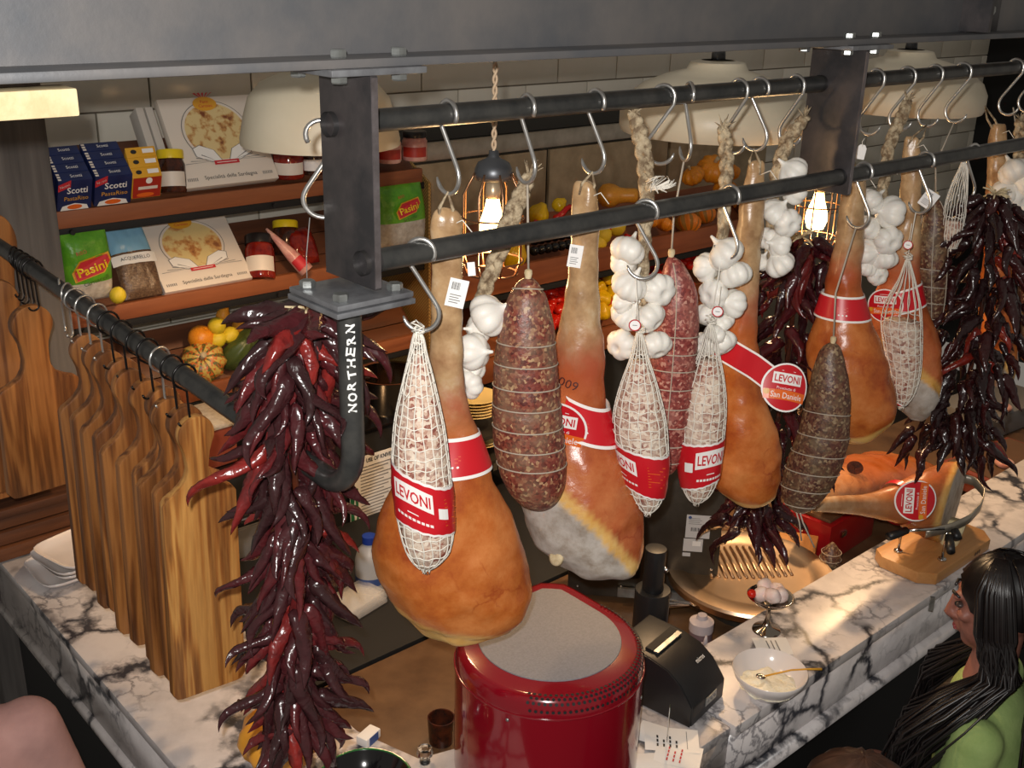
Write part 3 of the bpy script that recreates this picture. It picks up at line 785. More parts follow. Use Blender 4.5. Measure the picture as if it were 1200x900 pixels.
P1 = hook(525, 135, 'u', 'meat hook carrying the big orange ham beside the bracket plate')
h1, lo1, fr1 = ham('big orange ham with yellow fat rim hanging beside the chilli string', P1,
    [(243, 516, 524), (247, 508, 534), (258, 504, 539), (285, 503, 540), (320, 503, 541), (360, 503, 541), (400, 504, 541), (440, 505, 543), (475, 506, 550), (505, 502, 560), (530, 490, 569), (555, 472, 578), (580, 455, 589), (605, 444, 600), (630, 439, 610), (655, 439, 617), (680, 446, 619), (700, 457, 617), (718, 472, 610), (732, 490, 599), (741, 508, 584), (747, 528, 565)],
    'ham_orange', ((530, 719), .55, (-.24, .22, -.94)), 3, .72, 480, 470, fatw=.010, flat=.12, grey=.05)
band(h1, lo1, fr1.l(540, 506)[1], fr1.l(540, 549)[1], .004, -.5)
price_tag(h1, lo1.front(fr1.l(531, 338)[0], fr1.l(531, 338)[1], .012), .030, .046, .22)
price_tag(h1, lo1.front(fr1.l(541, 314)[0], fr1.l(541, 314)[1], .016), .012, .022, -.1, lines=False)

P3 = hook(698, 122, 'u', 'meat hook carrying the ham with the round red badge')
h2, lo2, fr2 = ham('ham with grey cut face and round red badge behind the wide salami', P3,
    [(212, 679, 690), (217, 675, 697), (235, 672, 701), (265, 670, 703), (300, 667, 704), (340, 663, 704), (370, 659, 705), (400, 655, 708), (440, 652, 709), (475, 650, 713), (505, 643, 722), (535, 630, 732), (565, 617, 742), (590, 610, 750), (612, 607, 755), (632, 610, 757), (648, 618, 755), (660, 634, 748), (669, 655, 735), (674, 680, 716)],
    'ham_red', ((700, 604), .80, (-.62, -.45, -.64)), 11, .80, 400, 425, fatw=.012, flat=.22)
price_tag(h2, lo2.front(fr2.l(677, 296)[0], fr2.l(677, 296)[1], .008), .024, .040, .12)
band(h2, lo2, fr2.l(700, 462)[1], fr2.l(700, 506)[1], .020, -.2 + PI)
_c = lo2.front(fr2.l(661, 491)[0], fr2.l(661, 491)[1], .016)
badge(h2, _c, .0535, rx=.08, rz=-.25, roll=-.12, curve=3.0)
letter('8009', lambda x, y: lo2.front(fr2.l(666, 440)[0] + x, fr2.l(666, 440)[1] + y, .0095), .017, 'meat_stamp', h2, rot=-.25, width=.040)
# round exposed bone end on the cut face
mb = MB().lathe([(0, .004), (.010, .006), (.016, .004), (.018, -.002), (.0, -.004)], 16, (Matrix.Rotation(-.8, 3, 'Z') @ Matrix.Rotation(1.25, 3, 'X')))
mb.build('bone_end', 'raffia', h2, True, loc=on_mesh(h2, *fr2.l(648, 636)))

P7 = hook(890, 107, 'u', 'meat hook carrying the ham in front of the middle chilli string', yaw=.1)
h3, lo3, fr3 = ham('glossy ham with unrolled red ribbon label and thick fat base', P7,
    [(188, 884, 892), (193, 876, 895), (210, 872, 897), (245, 866, 895), (280, 862, 892), (320, 862, 890), (355, 860, 888), (390, 850, 887), (420, 842, 890), (450, 838, 896), (480, 835, 903), (510, 833, 910), (535, 832, 916), (556, 834, 917), (572, 840, 914), (583, 850, 906), (591, 864, 892)],
    'ham_orange', ((874, 588), .6, (0, .30, -.95)), 21, .85, 360, 365, fatw=.020, flat=.2, grey=.05)
P10 = hook(1010, 218, 'l', 'meat hook beside the far hanger plate carrying the leaning salami')
PH4 = hook(1003, 93, 'u', 'meat hook behind the hanger plate carrying the broad amber ham', flip=True)
h4, lo4, fr4 = ham('broad amber ham with straight red band behind the leaning salami', PH4 + Vector((.03, .03, -.02)),
    [(198, 1000, 1012), (205, 992, 1014), (230, 988, 1014), (260, 982, 1013), (300, 975, 1011), (330, 968, 1010), (355, 960, 1015), (380, 952, 1024), (405, 947, 1036), (430, 945, 1045), (455, 946, 1050), (478, 952, 1049), (495, 962, 1041), (509, 975, 1030), (519, 988, 1014)],
    'ham_orange', ((1000, 508), .7, (.35, .30, -.9)), 31, .8, 300, 320, flat=.2, grey=.05)
band(h4, lo4, fr4.l(990, 343)[1], fr4.l(990, 371)[1], .0, 0)
P12 = hook(1095, 90, 'u', 'meat hook carrying the ham with badge behind the far netted sausage', flip=True)
h5, lo5, fr5 = ham('ham with grey underside and round badge behind the far netted sausage', P12,
    [(160, 1064, 1074), (166, 1060, 1078), (195, 1057, 1080), (230, 1053, 1080), (265, 1048, 1079), (300, 1040, 1078), (330, 1030, 1080), (355, 1024, 1086), (380, 1022, 1096), (405, 1024, 1104), (430, 1028, 1108), (455, 1032, 1106), (475, 1038, 1098), (490, 1048, 1086), (500, 1060, 1074)],
    'ham_red', ((1078, 432), .8, (-.45, -.45, -.75)), 41, .8, 300, 320, flat=.2)
badge(h5, lo5.front(fr5.l(1041, 352)[0], fr5.l(1041, 352)[1], .012), .043, rx=.05, rz=-.15, roll=.1, curve=3)
band(h5, lo5, fr5.l(1070, 338)[1], fr5.l(1070, 364)[1], .02, 0, lines=False)
price_tag(h5, lo5.front(fr5.l(1084, 232)[0] - .01, fr5.l(1084, 232)[1], .02), .034, .042, .5)
P14 = hook(1190, 80, 'u', 'meat hook nearest the right end carrying the half hidden ham', flip=True)
h6, lo6, fr6 = ham('half hidden ham behind the long black chilli string', P14 + Vector((.12, .12, 0)),
    [(145, 1166, 1176), (152, 1160, 1178), (190, 1156, 1180), (240, 1155, 1182), (300, 1150, 1186), (350, 1145, 1191), (390, 1143, 1193), (420, 1146, 1192), (442, 1152, 1187), (456, 1160, 1178)],
    'ham_orange', ((1168, 418), .8, (-.5, -.4, -.7)), 51, .8, 230, 260, flat=.2)
badge(h6, lo6.front(fr6.l(1196, 300)[0], fr6.l(1196, 300)[1], .02), .04, roll=.6)

# ribbon label that has come loose round the third ham
rb = Vector((fr3.l(860, 408)[0], 0, fr3.l(860, 408)[1]))
pts = [(838, 396, -.045), (852, 398, -.068), (868, 406, -.075), (884, 416, -.072), (898, 426, -.075), (910, 435, -.08)]
def ribbon(t, pts, hw, off, mat, name, parent, fr, tl=0.0):
    mb = MB(); Q = [(fr.l(a, b)[0], c - off, fr.l(a, b)[1]) for a, b, c in pts]
    def fn(u, v):
        x = u * (len(Q) - 1); i = min(int(x), len(Q) - 2); f = x - i
        p = Vector(Q[i]).lerp(Vector(Q[i + 1]), f); return p + Vector((tl, 0, 1)) * (hw * (1 - 2 * v))
    mb.grid(fn, 22, 5); return mb.build(name, mat, parent, True)
r3 = ribbon(h3, pts, .026, 0, 'label_white', 'label_band', h3, fr3, .35)
ribbon(h3, pts, .022, .0008, 'red_label', 'red_field', r3, fr3, .35)
bc = Vector((fr3.l(921, 436)[0], -.095, fr3.l(921, 436)[1]))
badge(h3, bc, .050, rx=-.35, rz=.35, ry=.15, roll=-.05, curve=5)

# ------------------------------------------------------------------ tied salami
def salami(label, Ht, rows, mat, rings, fr=None, tie='twine_grey', depth=.95, vert=0, sag=.006, seed=0, grp='tied salami', att=None):
    fr = Fr(Ht); t = thing('tied_salami', label, 'salami', Ht, fr.rz, grp); lo = Loft(rows_px(fr, rows, depth)); nu, nt = 70, 40; V = []
    for i in range(nu):
        for j in range(nt):
            u = i / (nu - 1); th = 2 * PI * j / nt; p = lo.S(u, th); d = Vector((math.cos(th), math.sin(th), 0))
            pin = 0.0
            for y in rings:
                zz = fr.l(600, y)[1]; pin -= .0022 * math.exp(-((p.z - zz + sag * math.sin(th)) / .004) ** 2)
            V.append(p + d * (pin + nz(p, 30, seed) * .002 + nz(p, 12, seed) * .002))
    F = [tuple(reversed((i * nt + j, i * nt + (j + 1) % nt, (i + 1) * nt + (j + 1) % nt, (i + 1) * nt + j))) for i in range(nu - 1) for j in range(nt)]
    F += [tuple(range(nt)), tuple(range(nu * nt - 1, (nu - 1) * nt - 1, -1))]
    mk('meat', V, F, mat, t, True)
    for y in rings:
        zz = fr.l(600, y)[1]; n = 40
        pp = [lo.S(lo.u_at(zz - sag * math.sin(2 * PI * k / n)), 2 * PI * k / n, .0002) for k in range(n + 1)]
        MB().tube(pp, .00125, 5, False).build('twine_loop', tie, t, True)
    for v in range(vert):
        th = -PI / 2 + (v - (vert - 1) / 2) * 1.1
        MB().tube([lo.S(u, th, .0015) for u in np.linspace(.08, .97, 24)], .0012, 5).build('twine_loop', tie, t, True)
    tz = lo.r[0][0]; tx = lo.r[0][1]
    MB().lathe([(.002, .012), (.006, .010), (.007, .004), (.005, -.004), (.008, -.012), (.003, -.016)], 12).build('tied_end', 'raffia', t, True, loc=(tx, 0, tz + .004))
    cord(t, [(tx, 0, tz + .012), (tx * .6, -.004, tz * .55), tuple(rotz(-fr.rz) @ (Vector(att if att is not None else Ht) - Vector(Ht)))], .0020, tie, 'hanging_cord', 6)
    return t, lo, fr
P2 = hook(618, 128, 'u', 'meat hook carrying the wide mottled salami beside the caged lamp', yaw=-.15)
s1, _, _ = salami('wide mottled salami wound with grey twine beside the big ham', P2 + Vector((0, -.005, 0)),
    [(326, 614, 624), (332, 606, 631), (345, 597, 640), (365, 589, 646), (400, 582, 651), (440, 578, 655), (480, 577, 658), (515, 578, 661), (545, 583, 664), (568, 591, 663), (583, 602, 656), (592, 614, 645), (595, 624, 635)],
    'salami_red', [338, 400, 424, 450, 473, 497, 520, 541])
P5 = hook(808, 110, 'u', 'meat hook carrying the slim pink salami between the garlic braids', yaw=-.5)
s2, _, _ = salami('slim pink salami hanging between the two netted sausages', P5 + Vector((-.02, 0, 0)),
    [(301, 783, 790), (308, 779, 800), (325, 774, 811), (350, 768, 818), (385, 764, 819), (430, 760, 816), (475, 757, 811), (510, 758, 806), (535, 763, 799), (550, 771, 791), (556, 778, 785)],
    'salami_pink', [378, 398, 417, 438, 460, 482, 504, 525], vert=1, seed=4, att=P5)
s3, _, _ = salami('leaning olive brown salami in thick twine below the far plate', P10 + Vector((-.055, .01, 0)),
    [(402, 972, 980), (408, 964, 986), (425, 955, 991), (450, 948, 996), (480, 942, 997), (510, 934, 996), (540, 923, 989), (563, 916, 978), (582, 915, 965), (594, 922, 952), (599, 930, 944)],
    'salami_olive', [435, 460, 480, 500, 520, 540, 558, 574], seed=8, sag=.012, att=P10)
_f3 = Fr(P10 + Vector((-.055, .01, 0)))
for k, (x0, x1) in enumerate(((938, 955), (934, 940))): cord(s3, [(_f3.l(x0, 596)[0], -.02, _f3.l(x0, 596)[1]), (_f3.l(x0 + 4, 604)[0], -.026, _f3.l(x0, 606)[1]), (_f3.l(x1, 636 - 8 * k)[0], -.024, _f3.l(x1, 636 - 8 * k)[1])], .002, 'twine_grey', 'loose_twine')
P13 = hook(1128, 86, 'u', 'bare looking meat hook with a long thread to the netted dark salami', flip=True, yaw=.1)
s4, _, _ = salami('dark olive salami in square netting left of the long black chillies', P13 + Vector((-.06, .02, 0)),
    [(232, 1093, 1099), (238, 1087, 1104), (255, 1080, 1111), (280, 1075, 1113), (310, 1073, 1112), (340, 1074, 1110), (365, 1078, 1106), (382, 1085, 1098)],
    'salami_olive', [262, 280, 297, 314, 331, 348, 365], vert=3, seed=12, att=P13)
PHX = hook(1213, 78, 'u', 'meat hook at the extreme right edge above the pale salami', flip=True)
s5, _, _ = salami('pale salami cut off by the right edge of the picture', PHX + Vector((.05, .06, 0)),
    [(300, 1204, 1212), (310, 1197, 1222), (340, 1192, 1230), (380, 1192, 1230), (410, 1197, 1226), (428, 1206, 1218)], 'salami_olive', [330, 350, 370, 390], seed=15)

# ------------------------------------------------------------------ netted sausages with red wrappers
def netted(label, Ht, rows, wrap, text=0.0, nl=18, step=11.5, sticker=None, loopy=True, bandx=True, cyl=.95, knot=True):
    fr = Fr(Ht); t = thing('netted_sausage', label, 'sausage', Ht, fr.rz, 'netted sausages'); lo = Loft(rows_px(fr, rows, cyl))
    nb0 = lo.u_at(fr.l(600, rows[2][0])[1]); nu, nt = 50, 36; V = []
    for i in range(nu):
        for j in range(nt):
            u = nb0 * .9 + (1 - nb0 * .9) * i / (nu - 1); th = 2 * PI * j / nt; p = lo.S(u, th, -.0025 - (.004 if i < 3 else 0)); V.append(p + Vector((math.cos(th), math.sin(th), 0)) * nz(p, 60) * .0012)
    F = [tuple(reversed((i * nt + j, i * nt + (j + 1) % nt, (i + 1) * nt + (j + 1) % nt, (i + 1) * nt + j))) for i in range(nu - 1) for j in range(nt)]
    F += [tuple(range(nt)), tuple(range(nu * nt - 1, (nu - 1) * nt - 1, -1))]
    mk('meat', V, F, 'salami_flour', t, True)
    mb = MB(); rnd = random.Random(int(abs(Ht[0]) * 1000))
    for k in range(nl):
        th = 2 * PI * k / nl; ph = rnd.random() * 6
        mb.tube([lo.S(u, th + .035 * math.sin(u * 40 + ph), .0008) for u in np.linspace(0.0, 1.0, 46)], .0011, 4, False)
    y = rows[1][0] + 4
    while y < rows[-1][0] - 3:
        zz = fr.l(600, y)[1]
        mb.tube([lo.S(lo.u_at(zz + .002 * math.sin(9 * 2 * PI * k / 36 + y)), 2 * PI * k / 36, .0009) for k in range(37)], .00105, 4, False)
        y += step
    mb.build('net', 'white_string', t, True)
    tz, tx = lo.r[0][0], lo.r[0][1]; kb = MB(); rnd = random.Random(5)
    if knot:
        for k in range(9):
            a = rnd.random() * 6.28; q = [(tx, 0, tz - .004)]
            for m in range(1, 5): q.append((tx + .011 * math.cos(a + m) * (1 if m < 4 else .3), .011 * math.sin(a + m * .8) - .003, tz + .002 + .004 * m * (1 if k % 2 else .4) - .003))
            kb.tube(q, .0012, 4)
    bz, bx = lo.r[-1][0], lo.r[-1][1]; kb2 = MB()
    for k in range(10):
        a = rnd.random() * 6.28; kb2.tube([(bx + .004 * math.cos(a), .004 * math.sin(a), bz + .004), (bx + .007 * math.cos(a), .007 * math.sin(a), bz - .006), (bx + .006 * math.cos(a + 1), .005, bz - .012 - .006 * rnd.random())], .0012, 4)
    if knot: kb.build('knot', 'white_string', t, True)
    kb2.build('tail', 'white_string', t, True)
    cord(t, [(tx, 0, tz), (tx * .5, -.002, tz * .5), (0, 0, 0)], .0013, 'white_string', 'string')
    if loopy:
        cord(t, [(tx, -.008, tz - .01), (tx - .012, -.02, tz - .04), (tx - .022, -.02, tz - .075), (tx - .02, -.028, tz - .10), (tx - .012, -.034, tz - .085)], .0011, 'white_string', 'loose_string')
    # paper wrapper with ragged white edge
    (yl0, yr0), (yl1, yr1) = wrap; n = 72
    def zz(yl, yr, th): return fr.l(600, (yl + yr) / 2)[1] + (fr.l(600, yr)[1] - fr.l(600, yl)[1]) / 2 * math.cos(th)
    def shell(d, o, mat, nm, par, zig):
        m_ = MB()
        def fn(u, v):
            th = 2 * PI * v; z0 = zz(yl0, yr0, th) + d + (zig * math.sin(th * 18)); z1 = zz(yl1, yr1, th) - d - zig * math.sin(th * 18)
            return lo.S(lo.u_at(z0 + (z1 - z0) * u), th, o + .0008 * math.sin(5 * th + 9 * u))
        m_.grid(fn, 6, n, True); return m_.build(nm, mat, par, True)
    w = shell(.003, .0026, 'label_white', 'wrapper', t, .0011); shell(-.0015, .0034, 'red_label', 'red_field', w, .0006)
    zc = (fr.l(600, (yl0 + yr0) / 2)[1] + fr.l(600, (yl1 + yr1) / 2)[1]) / 2; slope = (zz(yl0, yr0, 0) - zz(yl0, yr0, PI)) / 2
    R = lo.row(lo.u_at(zc))[2]
    def mp(o):
        def f(x, y):
            th = -PI / 2 + text + x / R; return lo.S(lo.u_at(zc + y + slope * math.cos(th)), th, o)
        return f
    hh = abs(fr.l(600, yl0)[1] - fr.l(600, yl1)[1])
    m4, m5 = mp(.0046), mp(.0052)
    mbp = MB(); mbp.grid(lambda u, v: m4(-.030 + .060 * u, (.32 - .36 * v) * hh - .0 + .004 * math.sin(3.1 * u)), 9, 3); mbp.build('name_panel', 'label_white', w)
    letter('LEVONI', m5, .22 * hh, 'red_label', w, 0, .14 * hh + .002, width=.052, bold=.02)
    [patch(rect(-.026 + .0062 * q, -.30 * hh, -.0215 + .0062 * q, -.25 * hh), m4, 'label_white', w, 'small_print') for q in range(9)]; patch(rect(-.008, -.17 * hh, .008, -.15 * hh), m4, 'label_white', w, 'small_print')
    for i in range(8): patch(rect(.048, .26 * hh - i * .07 * hh, .082 - .006 * (i % 3), .275 * hh - i * .07 * hh), m4, 'label_orange', w, 'small_print')
    if sticker is not None: mbq = MB(); mbq.grid(lambda u, v: m5(sticker - .008 + .016 * u, -.10 * hh + .2 * hh * v), 4, 2); mbq.build('price_sticker', 'paper', w)
    return t
Q1 = hook(493, 299, 'l', 'meat hook on the lower rail carrying the first netted sausage', yaw=.75)
netted('netted sausage hanging in front of the big orange ham', Q1,
    [(388, 487, 491), (396, 484, 496), (415, 480, 500), (445, 473, 508), (480, 465, 516), (510, 461, 522), (545, 460, 526), (585, 463, 530), (618, 468, 531), (642, 475, 528), (656, 483, 518), (664, 490, 508)],
    ((537, 566), (598, 618)), text=-.35, sticker=.045)
Q2 = hook(757, 247, 'l', 'meat hook on the lower rail carrying the netted sausage before the garlic', yaw=.55)
netted('netted sausage with hidden name panel hanging before the pink salami', Q2 + Vector((-.015, 0, 0)),
    [(388, 747, 751), (400, 744, 755), (420, 739, 760), (450, 728, 770), (480, 720, 778), (505, 719, 782), (540, 726, 783), (570, 734, 780), (588, 744, 774), (598, 752, 766)],
    ((505, 518), (552, 568)), text=-.95, nl=16, step=10, loopy=False)
cord(None, [(0, 0, 0), (0, 0, -.001)]) if False else None
Q3 = hook(856, 232, 'l', 'meat hook on the lower rail carrying the netted sausage near the ribbon label', yaw=0)
netted('netted sausage hanging in front of the ham with the ribbon label', Q3 + Vector((-.01, 0, 0)),
    [(378, 831, 834), (390, 827, 838), (410, 821, 842), (440, 809, 848), (468, 800, 851), (495, 797, 850), (530, 795, 846), (560, 796, 841), (577, 802, 833), (586, 808, 824)],
    ((494, 487), (547, 532)), text=.55, nl=16, step=10, sticker=-.042, loopy=False)
Q4 = hook(1085, 190, 'l', 'meat hook on the lower rail carrying the farthest wrapped sausage', yaw=0)
netted('netted sausage hanging before the ham with the grey underside', Q4 + Vector((-.01, 0, 0)),
    [(303, 1062, 1065), (312, 1059, 1068), (330, 1052, 1073), (355, 1038, 1079), (378, 1032, 1081), (405, 1035, 1081), (435, 1041, 1079), (460, 1045, 1072), (474, 1051, 1062)],
    ((402, 410), (446, 453)), text=-.8, nl=15, step=8.5, loopy=False)
for q, tz_ in ((Q2, 372), (Q3, 362), (Q4, 287)):
    pass
Q5 = hook(1142, 170, 'l', 'meat hook half hidden behind the lower rail carrying the small net', yaw=1.3)
t5 = netted('small tied net bag of sausage left of the long black chillies', Q5,
    [(190, 1127, 1131), (198, 1124, 1134), (215, 1116, 1134), (235, 1109, 1133), (255, 1105, 1131), (275, 1103, 1128), (290, 1106, 1122)], ((283, 283), (288, 288)), nl=22, step=60, loopy=True, knot=False)
# round paper tags with red rims
def round_tag(px, py, Y, label):
    p = ony(px, py, Y); fr = Fr(p); o = MB().lathe([(0, -.0008), (.0098, -.0008), (.0098, .0008), (0, .0008)], 22, rotx(PI / 2)).build('round_tag', 'white_tag', None, False, loc=p, rot=(0, 0, fr.rz))
    MB().tube([(.0098 * math.cos(a), -.0012, .0098 * math.sin(a)) for a in np.linspace(0, 2 * PI, 25)], .0011, 5, False).build('red_rim', 'ink_red', o, True)
    patch(rect(-.004, -.0006, .004, .0006), lambda x, y: Vector((x, -.0014, y)), 'ink_grey', o, 'pen_stroke')
    cord(o, [(0, -.001, .008), (.001, 0, .02), (.001, .0, .05)], .0008, 'white_string', 'string')
    return tag(o, label, 'tag', 'round price tags')
round_tag(744, 381, RLY - .035, 'round red rimmed paper tag above the netted sausage near the pink salami')
round_tag(841, 365, RLY - .035, 'round red rimmed paper tag above the netted sausage near the ribbon label')
round_tag(1064, 287, RLY - .02, 'round white paper tag above the farthest wrapped sausage')

# ------------------------------------------------------------------ garlic braids
def _bulb(seed, lobes):
    prof = [(.0, 1.62), (.07, 1.60), (.11, 1.35), (.16, 1.12), (.34, .95), (.66, .78), (.88, .52), (.98, .2), (1.0, -.05), (.93, -.34), (.76, -.58), (.48, -.74), (.26, -.76), (.22, -.70), (0, -.70)]
    mb = MB(); n = 48; v = []
    for r, z in prof:
        for k in range(n):
            a = 2 * PI * k / n; dep = .17 * min(1, r * 1.4) * (1 if -.7 < z < 1 else 0)
            c = abs(math.sin(lobes * a / 2 + seed)) ** .45
            rr = r * (1 - dep + dep * c * 1.25) * (1 + .05 * math.sin(a + seed)); v.append((rr * math.cos(a), rr * math.sin(a), z * .86))
    m = len(prof); f = [(i * n + (k + 1) % n, i * n + k, (i + 1) * n + k, (i + 1) * n + (k + 1) % n) for i in range(m - 1) for k in range(n)]
    mb.add(v, f); o = mb.build('garlic_bulb', 'garlic', None, True); me = o.data; bpy.data.objects.remove(o); return me
BULBS = [_bulb(0, 7), _bulb(.7, 6), _bulb(1.9, 8)]
def braid(label, H, path, bulbs, seed=1, tail=True):
    fr = Fr(H); t = thing('garlic_braid', label, 'garlic', H, fr.rz, 'garlic braids'); rnd = random.Random(seed)
    P = [Vector((fr.l(a, b)[0], c, fr.l(a, b)[1])) for a, b, c, w in path]; Wd = [w * fr.k * .82 for *_, w in path]
    def at(u):
        x = u * (len(P) - 1); i = min(int(x), len(P) - 2); return P[i].lerp(P[i + 1], x - i), Wd[i] + (Wd[i + 1] - Wd[i]) * (x - i)
    ln = sum((P[i + 1] - P[i]).length for i in range(len(P) - 1)); turns = ln / .12
    for s in range(3):
        pts, rr = [], []
        for k in range(46):
            u = k / 45; c, w = at(u); a = 2 * PI * turns * u + s * 2 * PI / 3
            pts.append(c + Vector((math.cos(a) * w * .42, math.sin(2 * a) * w * .22, 0))); rr.append(w * (.40 + .05 * math.sin(k * 1.7 + s)))
        MB().tube(pts, rr, 8).build('strand', 'braid_straw', t, True)
    for k in range(12 if tail else 0):
        a = rnd.random() * 6.28; w = Wd[0]
        d = Vector((math.cos(a) * .010 + rnd.uniform(-.004, .010), math.sin(a) * .008, rnd.uniform(.006, .020)))
        MB().tube([P[0] + Vector((0, 0, -.004)), P[0] + d * .6, P[0] + d * 1.3], [.0022, .0018, .0005], 5).build('straw_end', 'braid_straw', t, True)
    for i, b in enumerate(bulbs):
        px, py, r = b[:3]; x, z = fr.l(px, py); R = r * fr.k; y = b[3] if len(b) > 3 else -.028 + .008 * (i % 2)
        side = 1 if x > at(min(1, .3 + .7 * i / max(1, len(bulbs))))[0].x else -1
        d = Vector((-side * rnd.uniform(.15, .7), rnd.uniform(-.2, .5), rnd.uniform(.35, .8))).normalized()
        if i % 3 == 1: d = Vector((-side * .75, -.55, .2)).normalized()
        if i % 4 == 3: d = Vector((-side * .5, .75, .1)).normalized()
        q = d.to_track_quat('Z', 'Y') @ Matrix.Rotation(rnd.random() * 6, 3, 'Z').to_quaternion()
        o = bpy.data.objects.new('garlic_bulb', BULBS[i % 3]); COL.objects.link(o); o.parent = t; o.location = (x, y, z); o.rotation_mode = 'QUATERNION'; o.rotation_quaternion = q; o.scale = (R * 1.04, R * 1.04, R)
    return t
B1 = Vector((P2.x, P2.y + .035, P2.z))
braid('garlic braid with frayed straw tail beside the caged lamp', B1,
      [(620, 205, 0, 12), (612, 225, -.005, 17), (598, 255, -.01, 19), (588, 285, -.012, 18), (575, 320, -.01, 16), (560, 360, 0, 14), (552, 440, .01, 8)],
      [(572, 364, 24), (556, 401, 21, -.05), (552, 424, 18, -.02), (551, 441, 17, -.045), (562, 384, 17, -.01)], 3)
G2 = hook(778, 112, 'u', 'meat hook carrying the tall garlic braid with a white yarn tuft', flip=True, yaw=.4)
g2 = braid('tall garlic braid with a white yarn tuft in front of the pink salami', Vector((G2.x - .03, G2.y - .012, G2.z)),
      [(742, 132, 0, 11), (748, 150, 0, 15), (755, 180, 0, 16), (758, 215, 0, 15), (757, 260, 0, 13), (753, 310, 0, 12), (750, 400, .01, 8)],
      [(736, 291, 19), (731, 306, 17, -.012), (738, 329, 20, -.035), (772, 337, 19), (730, 349, 13, -.03), (734, 367, 19), (763, 367, 18, -.03), (729, 401, 18), (769, 399, 18, -.03), (750, 405, 14, .0)], 5)
fr_ = Fr((G2.x - .03, G2.y - .012, G2.z)); rn = random.Random(2); tuft = MB()
c0 = Vector((fr_.l(775, 214)[0], -.02, fr_.l(775, 214)[1]))
for k in range(34):
    a = rn.random() * 6.28; r = rn.uniform(.012, .026)
    tuft.tube([c0 + Vector((-.022, 0, -.012)), c0 + Vector((r * .7 * math.cos(a), -.01, r * .55 * math.sin(a) + .004)), c0 + Vector((r * 1.1 * math.cos(a + .7), rn.uniform(-.014, .004), r * .7 * math.sin(a + .7)))], .0011, 4)
tuft.build('yarn_tuft', 'white_string', g2, True)
G3 = hook(866, 106, 'u', 'meat hook carrying the garlic braid behind the ribbon label ham', flip=True)
braid('garlic braid whose bulbs hang behind the netted sausage near the ribbon label', Vector((G3.x - .045, G3.y - .035, G3.z)),
      [(847, 150, 0, 10), (850, 165, 0, 13), (852, 195, 0, 13), (850, 225, 0, 12), (847, 270, 0, 11), (843, 330, 0, 9), (838, 400, 0, 7)],
      [(853, 293, 20, -.035), (827, 310, 16), (863, 319, 18), (836, 339, 17, -.035), (861, 351, 16), (829, 367, 16), (849, 374, 13, -.02), (827, 400, 14), (849, 397, 15), (838, 385, 13, -.04)], 7)
G4 = hook(932, 104, 'u', 'meat hook carrying the garlic braid next to the far hanger plate', flip=True)
braid('garlic braid with curved tail in front of the far hanger plate', Vector((G4.x - .03, G4.y - .02, G4.z)),
      [(943, 137, 0, 10), (935, 148, 0, 12), (922, 165, 0, 13), (914, 190, 0, 13), (908, 215, 0, 12), (905, 260, 0, 10), (900, 305, 0, 7)],
      [(930, 202, 17, -.005), (932, 222, 15), (908, 246, 16), (924, 256, 15, -.04), (914, 283, 14), (890, 305, 11), (914, 307, 16, -.03), (900, 278, 12)], 9)
G5 = hook(1062, 95, 'u', 'meat hook carrying the garlic braid right of the far hanger plate', flip=True, yaw=.15)
hook(1026, 97, 'u', 'bare meat hook holding a small white paper tag beside the hanger plate', flip=True)
braid('garlic braid right of the far hanger plate', Vector((G5.x - .05, G5.y + .01, G5.z)),
      [(1063, 118, 0, 8), (1058, 135, 0, 11), (1050, 150, 0, 11), (1041, 175, 0, 11), (1036, 210, 0, 10), (1032, 250, 0, 9), (1026, 300, 0, 6)],
      [(1021, 234, 14), (1044, 248, 17), (1018, 265, 14), (1041, 278, 15, -.04), (1018, 292, 14), (1036, 303, 14), (1016, 312, 11), (1029, 321, 11)], 11)
braid('garlic braid at the picture edge behind the long black chillies', Vector((P14.x + .16, P14.y + .02, P14.z)),
      [(1196, 140, 0, 8), (1196, 160, 0, 11), (1195, 190, 0, 10), (1192, 240, 0, 8)],
      [(1190, 200, 15), (1203, 212, 14), (1178, 226, 14), (1194, 232, 15), (1183, 245, 11), (1200, 250, 13)], 13)
wt = ony(1009, 178, RUY - .01); wt_o = MB().prism([(-.010, -.016), (.010, -.016), (.010, .009), (.005, .016), (-.005, .016), (-.010, .009)], -.0006, .0006, rotx(PI / 2)).build('paper_tag', 'white_tag', None, loc=wt, rot=(0, .12, face_rot(wt.x, wt.y)))
cord(wt_o, [(0, -.001, .012), (-.003, 0, .022), (0, .0, .03)], .0008, 'white_string', 'string')
tag(wt_o, 'small blank white paper tag on the hook beside the far hanger plate', 'tag')
ph = ony(384, 158, 1.36); hk = bpy.data.objects.new('meat_hook', HOOK_ME); COL.objects.link(hk)

# ------------------------------------------------------------------ chilli strings
def _chili(seed, ln, r, bend):
    rnd = random.Random(seed); m, n = 18, 12; v = []
    ph = rnd.random() * 6
    for i in range(m):
        u = i / (m - 1); prof = (min(1, (u + .02) / .10) ** .6) * (1 - u ** 2.0) ** .85 + .02
        cx = bend * math.sin(u * PI * .75 + .1) * ln * u + .002 * math.sin(7 * u + ph); cy = .25 * bend * ln * math.sin(u * 4 + ph) * u
        for k in range(n):
            a = 2 * PI * k / n; w = 1 + .16 * math.sin(3 * a + 9 * u + ph) + .12 * math.sin(5 * a - 17 * u + ph) + .08 * math.sin(2 * a + 31 * u)
            v.append((cx + r * prof * w * math.cos(a), cy + r * prof * w * .80 * math.sin(a), u * ln))
    mb = MB(); mb.add(v, [(i * n + k, i * n + (k + 1) % n, (i + 1) * n + (k + 1) % n, (i + 1) * n + k) for i in range(m - 1) for k in range(n)] + [tuple(range(n - 1, -1, -1)), tuple(range((m - 1) * n, m * n))])
    return mb
